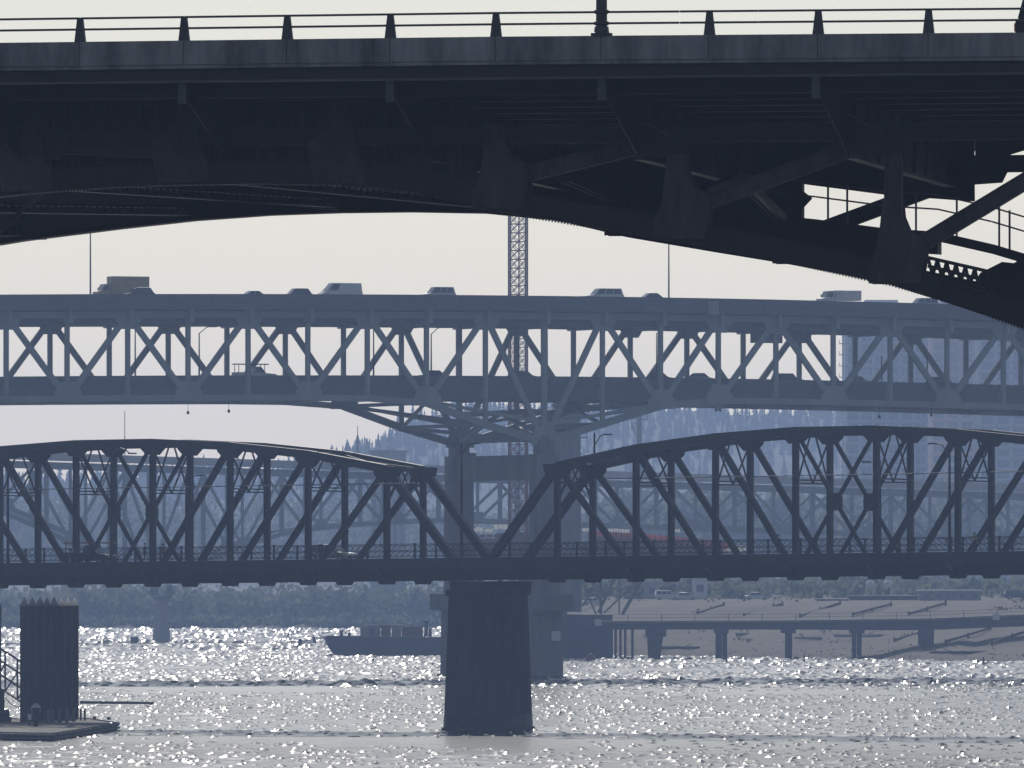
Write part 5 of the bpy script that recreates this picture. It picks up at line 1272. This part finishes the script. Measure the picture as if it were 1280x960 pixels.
# ================================================================ BUILDINGS on the right bank
def towers():
    def tower(a, b, ytop, D, dep, wall, label, nbay, nfl, slits=False):
        k = D / F; x0 = (a - CX) * k; x1 = (b - CX) * k; zb = 9.0; zt_ = H + (CY - ytop) * k; w_ = x1 - x0; h_ = zt_ - zb
        t = empty('high_rise', (x0, D, zb), 0, label, 'high-rise', 'high-rise blocks behind the freeway bridge')
        s = MB(); s.box((w_ / 2, dep / 2, h_ / 2), (w_, dep, h_)); s.build('wall', M[wall], t)
        fh = h_ / nfl; bw = (w_ - .6) / nbay
        wm = MB(); wm.box((0, 0, 0), (bw * .72, .12, fh * .62)); wme = wm.mesh('window', M['tower_glass'])
        pm = MB(); pm.box((0, 0, 0), (.08, .06, fh * .6)); pme = pm.mesh('mullion', M[wall])
        for f in range(nfl):
            z = f * fh
            s = MB(); s.box((w_ / 2, -.45 if f else -.3, z + .12), (w_ + .3, .9, .24)); s.build('floor_slab', M[wall], t)
            for q in range(nbay): 
                wn = link('window', wme, t, loc=(.3 + bw * (q + .5), -.03, z + fh * .55)); link('mullion', pme, wn, loc=(0, -.08, 0))
        s = MB(); s.box((w_ / 2, dep / 2, h_ + .6), (w_ + .4, dep + .4, 1.2)); s.build('roof_parapet', M[wall], t)
        s = MB(); s.box((w_ * .45, dep / 2, h_ + 2.4), (w_ * .4, dep * .4, 2.6)); s.build('plant_room', M[wall], t)
        if slits:
            for f in range(nfl):
                s = MB(); s.box((-1.0, 1.5, f * fh + .12), (2.1, 3, .24)); s.build('balcony_slab', M[wall], t)
                s = MB(); s.box((-2.0, 1.5, f * fh + .8), (.1, 3, 1.1)); s.build('balcony_rail', M[wall], t)
            s = MB(); s.box((-.9, .2, h_ / 2), (.5, .4, h_)); s.build('balcony_pillar', M[wall], t)
    tower(1057, 1160, 388, 3300, 30, 'tower_wall', 'widest pale high-rise with balconies on its left edge', 6, 25, True)
    tower(1163, 1219, 384, 3340, 28, 'tan_wall', 'narrow tan high-rise in the middle of the group', 3, 25)
    tower(1223, 1345, 383, 3270, 30, 'tower_wall', 'rightmost pale high-rise cut by the picture edge', 6, 26)
    def block(a, b, ytop, D, dep, wall, label, nwin=4, roof=None, zb=None):
        k = D / F; x0 = (a - CX) * k; x1 = (b - CX) * k; zb = tz((a + b) / 2, D) - .3 if zb is None else zb; w_ = x1 - x0; h_ = H + (CY - ytop) * k - zb
        t = empty('low_building', (x0, D, zb), 0, label, 'building')
        s = MB(); s.box((w_ / 2, dep / 2, h_ / 2), (w_, dep, h_)); s.build('wall', M[wall], t)
        s = MB(); s.box((w_ / 2, dep / 2 - .2, h_ + .12), (w_ + .8, dep + .8, .24)); s.build('roof', M[roof or wall], t)
        for q in range(nwin):
            s = MB(); s.box((w_ * (q + .5) / nwin, -.03, h_ * .55), (w_ / nwin * .5, .1, h_ * .3)); s.build('window', M['tower_glass'], t)
    block(1150, 1226, 739, 1905, 12, 'pale_wall', 'low pale shed with a bright white roof edge', 5, 'white_paint')
    block(1062, 1147, 746, 1925, 10, 'hull', 'long low dark shed left of the white-roofed shed', 6)
    block(1022, 1060, 750, 1900, 8, 'tan_wall', 'small tan shed at the left end of the dark shed', 2)
    block(866, 884, 722, 1990, 9, 'white_paint', 'narrow white building above the bank, left part', 1)
    block(838, 865, 742, 1960, 9, 'pale_wall', 'low grey building beside the narrow white one', 2)
    block(780, 836, 728, 2010, 12, 'tower_wall', 'pale block behind the work trestle and parked cars', 4)
    block(463, 507, 564, 2750, 16, 'pale_wall', 'flat-roofed pale block above the left span end', 5, zb=4)
    for px, lab in ((1088, 'left one of two pale silos behind the dark shed'), (1110, 'right one of two pale silos behind the dark shed')):
        D = 2000; e = empty('silo', ((px - CX) * D / F, D, 9), 0, lab, 'silo'); s = MB(); s.lathe((0, 0, 0), [(0, .9), (H + (CY - 728) * D / F - 9, .9)], 12); s.build('drum', M['white_paint'], e)
        s = MB(); s.lathe((0, 0, H + (CY - 728) * D / F - 9), [(0, .95), (.5, .2)], 12); s.build('lid', M['white_paint'], e)
    for px, py, st_, pa, lab, cat in ((834, 752, 'suv', 'white_paint', 'white van parked on the bank top by the grey building', 'van'), (856, 747, 'sedan', 'silver_paint', 'silver car parked above the bank beside the narrow white building', 'car'), (946, 752, 'sedan', 'silver_paint', 'silver car alone on the bank top', 'car'), (1271, 752, 'suv', 'dark_paint', 'dark car at the right end of the bank top', 'car'), (742, 752, 'sedan', 'white_paint', 'white car behind the falsework frame', 'car')):
        D = 1935 + (px % 7) * 3; e = empty(cat, ((px - CX) * D / F, D, tz(px, D) + .02), R(5), lab, cat); fill_vehicle(e, st_, pa, 4.8, 1.9 if st_ == 'suv' else 1.5, 1.9)
towers()
def bank_things():
    rnd = random.Random(21)
    # dark bars and stakes modelled in place of shadow streaks across the bank
    for i, (a, b, c, d) in enumerate(((872, 768, 905, 757.5), (930, 771, 978, 756.5), (1000, 772, 1050, 755.5), (1066, 770, 1114, 757), (1136, 769, 1182, 755.5), (1182, 804, 1238, 787), (1240, 806, 1290, 789), (1118, 802, 1150, 793))):
        p = hit(a, b); q = hit(c, d); lab = ['shortest dark groyne, at the left of the upper slope', 'dark groyne left of the trestle glint', 'third dark groyne along the upper slope', 'fourth dark groyne along the upper slope', 'dark groyne below the white-roofed shed', 'dark groyne under the right trestle span', 'dark groyne cut by the right picture edge below the trestle', 'short dark groyne by the right trestle bent'][i]
        t = empty('timber_groyne', p, 0, lab, 'groyne', 'timber groynes on the muddy bank'); v = q - p
        s = MB(); n = max(3, int(v.length / 22))
        s.bar(Vector((0, 0, .25)), v + Vector((0, 0, .25)), .38, .4, Vector((0, 0, 1)).cross(v.normalized())); s.build('log', M['bark'], t)
        for k in range(n):
            u = v * (k / (n - 1)); s = MB(); s.tube(u + Vector((0, 0, -.6)), u + Vector((0, 0, .65 + rnd.uniform(-.1, .1))), .2, .18, 7); s.build('stake', M['bark'], t)
    # rocks at the water's edge and scattered debris
    s = MB()
    for i in range(700):
        px = rnd.uniform(745, 1400); D = lerp(SHORE, px) + 4 * math.sin(px * .031) + 3 * math.sin(px * .11) + abs(rnd.gauss(0, 1)) * 22 + 2
        r_ = rnd.uniform(.08, .24) * (1.6 if rnd.random() < .06 else 1); c = Vector(((px - CX) * D / F, D, tz(px, D) + r_ * .2))
        vs = [c + Vector((math.cos(a) * r_ * rnd.uniform(.7, 1.2), math.sin(a) * r_ * rnd.uniform(.7, 1.2), rnd.uniform(-.3, .3) * r_)) for a in (0, 1.26, 2.5, 3.77, 5.03)] + [c + Vector((0, 0, r_ * rnd.uniform(.5, .9)))]
        s.add(vs, [(k, (k + 1) % 5, 5) for k in range(5)])
    s.build('shore_rocks', mat('wet shore stones', (.16, .15, .14), .6, .5, (.8, .8, .8)), kind='stuff', label='stones scattered along the right waterline')
    s = MB()
    for i in range(35):
        px = rnd.uniform(740, 1400); D = lerp(SHORE, px) + rnd.choice((rnd.uniform(35, 110), rnd.uniform(60, 170))); c = ((px - CX) * D / F, D, tz(px, D) - .1)
        for _ in range(14):
            a = Vector((rnd.gauss(0, .8), rnd.gauss(0, .8), rnd.uniform(0, .8))); e = rnd.uniform(.12, .3); u = Vector((rnd.gauss(0, 1), rnd.gauss(0, 1), rnd.gauss(0, 1))).normalized(); w_ = u.orthogonal().normalized(); o = Vector(c) + a
            s.add([o + u * e, o + w_ * e, o - u * e, o - w_ * e], [(0, 1, 2, 3)])
    s.build('bank_scrub', mat('dry scrub', (.14, .13, .08), .95, .4, (.1, .1, .1)), kind='stuff', label='dry scrub dotted over the muddy bank')
    for i, (px, py, L_, an, lab) in enumerate(((1075, 797, 9, 8, 'long pale driftwood log between the double bent and the right bent'), (1010, 800, 5, 160, 'short driftwood log left of the long pale one'), (850, 812, 7, 3, 'dark driftwood log near the waterline under the trestle'), (930, 795, 3, 20, 'small pale driftwood log in the middle of the mud bank'), (1200, 818, 10, 175, 'dark driftwood log low at the right waterline'))):
        p = hit(px, py); e = empty('driftwood_log', p, R(an), lab, 'log', 'driftwood on the mud'); s = MB(); s.tube((-L_ / 2, 0, .25), (L_ / 2, 0, .3), .32, .2, 9); s.build('trunk', M['pale_wall'] if 'pale' in lab else M['bark'], e)
        s = MB(); s.tube((L_ * .1, 0, .3), (L_ * .3, .5, 1.0), .1, .05, 6); s.build('branch_stub', M['bark'], e)
bank_things()

# ================================================================ HAZE
def haze():
    m = bpy.data.materials.new('pale river haze'); m.use_nodes = True; t = m.node_tree
    t.nodes.remove(t.nodes['Principled BSDF']); v = nd(t, 'ShaderNodeVolumePrincipled')
    v.inputs['Color'].default_value = (*HAZE_COL, 1); v.inputs['Density'].default_value = HAZE_D; v.inputs['Anisotropy'].default_value = HAZE_G
    t.links.new(v.outputs[0], t.nodes['Material Output'].inputs['Volume'])
    s = MB(); s.box((0, 2450, 53.5), (10000, 6000, 113)); s.build('haze', m, kind='stuff', label='thin blue river haze', cat='haze')
HAZE_D, HAZE_COL, HAZE_G = 1.3e-4, (.43, .60, 1.0), .6
haze()
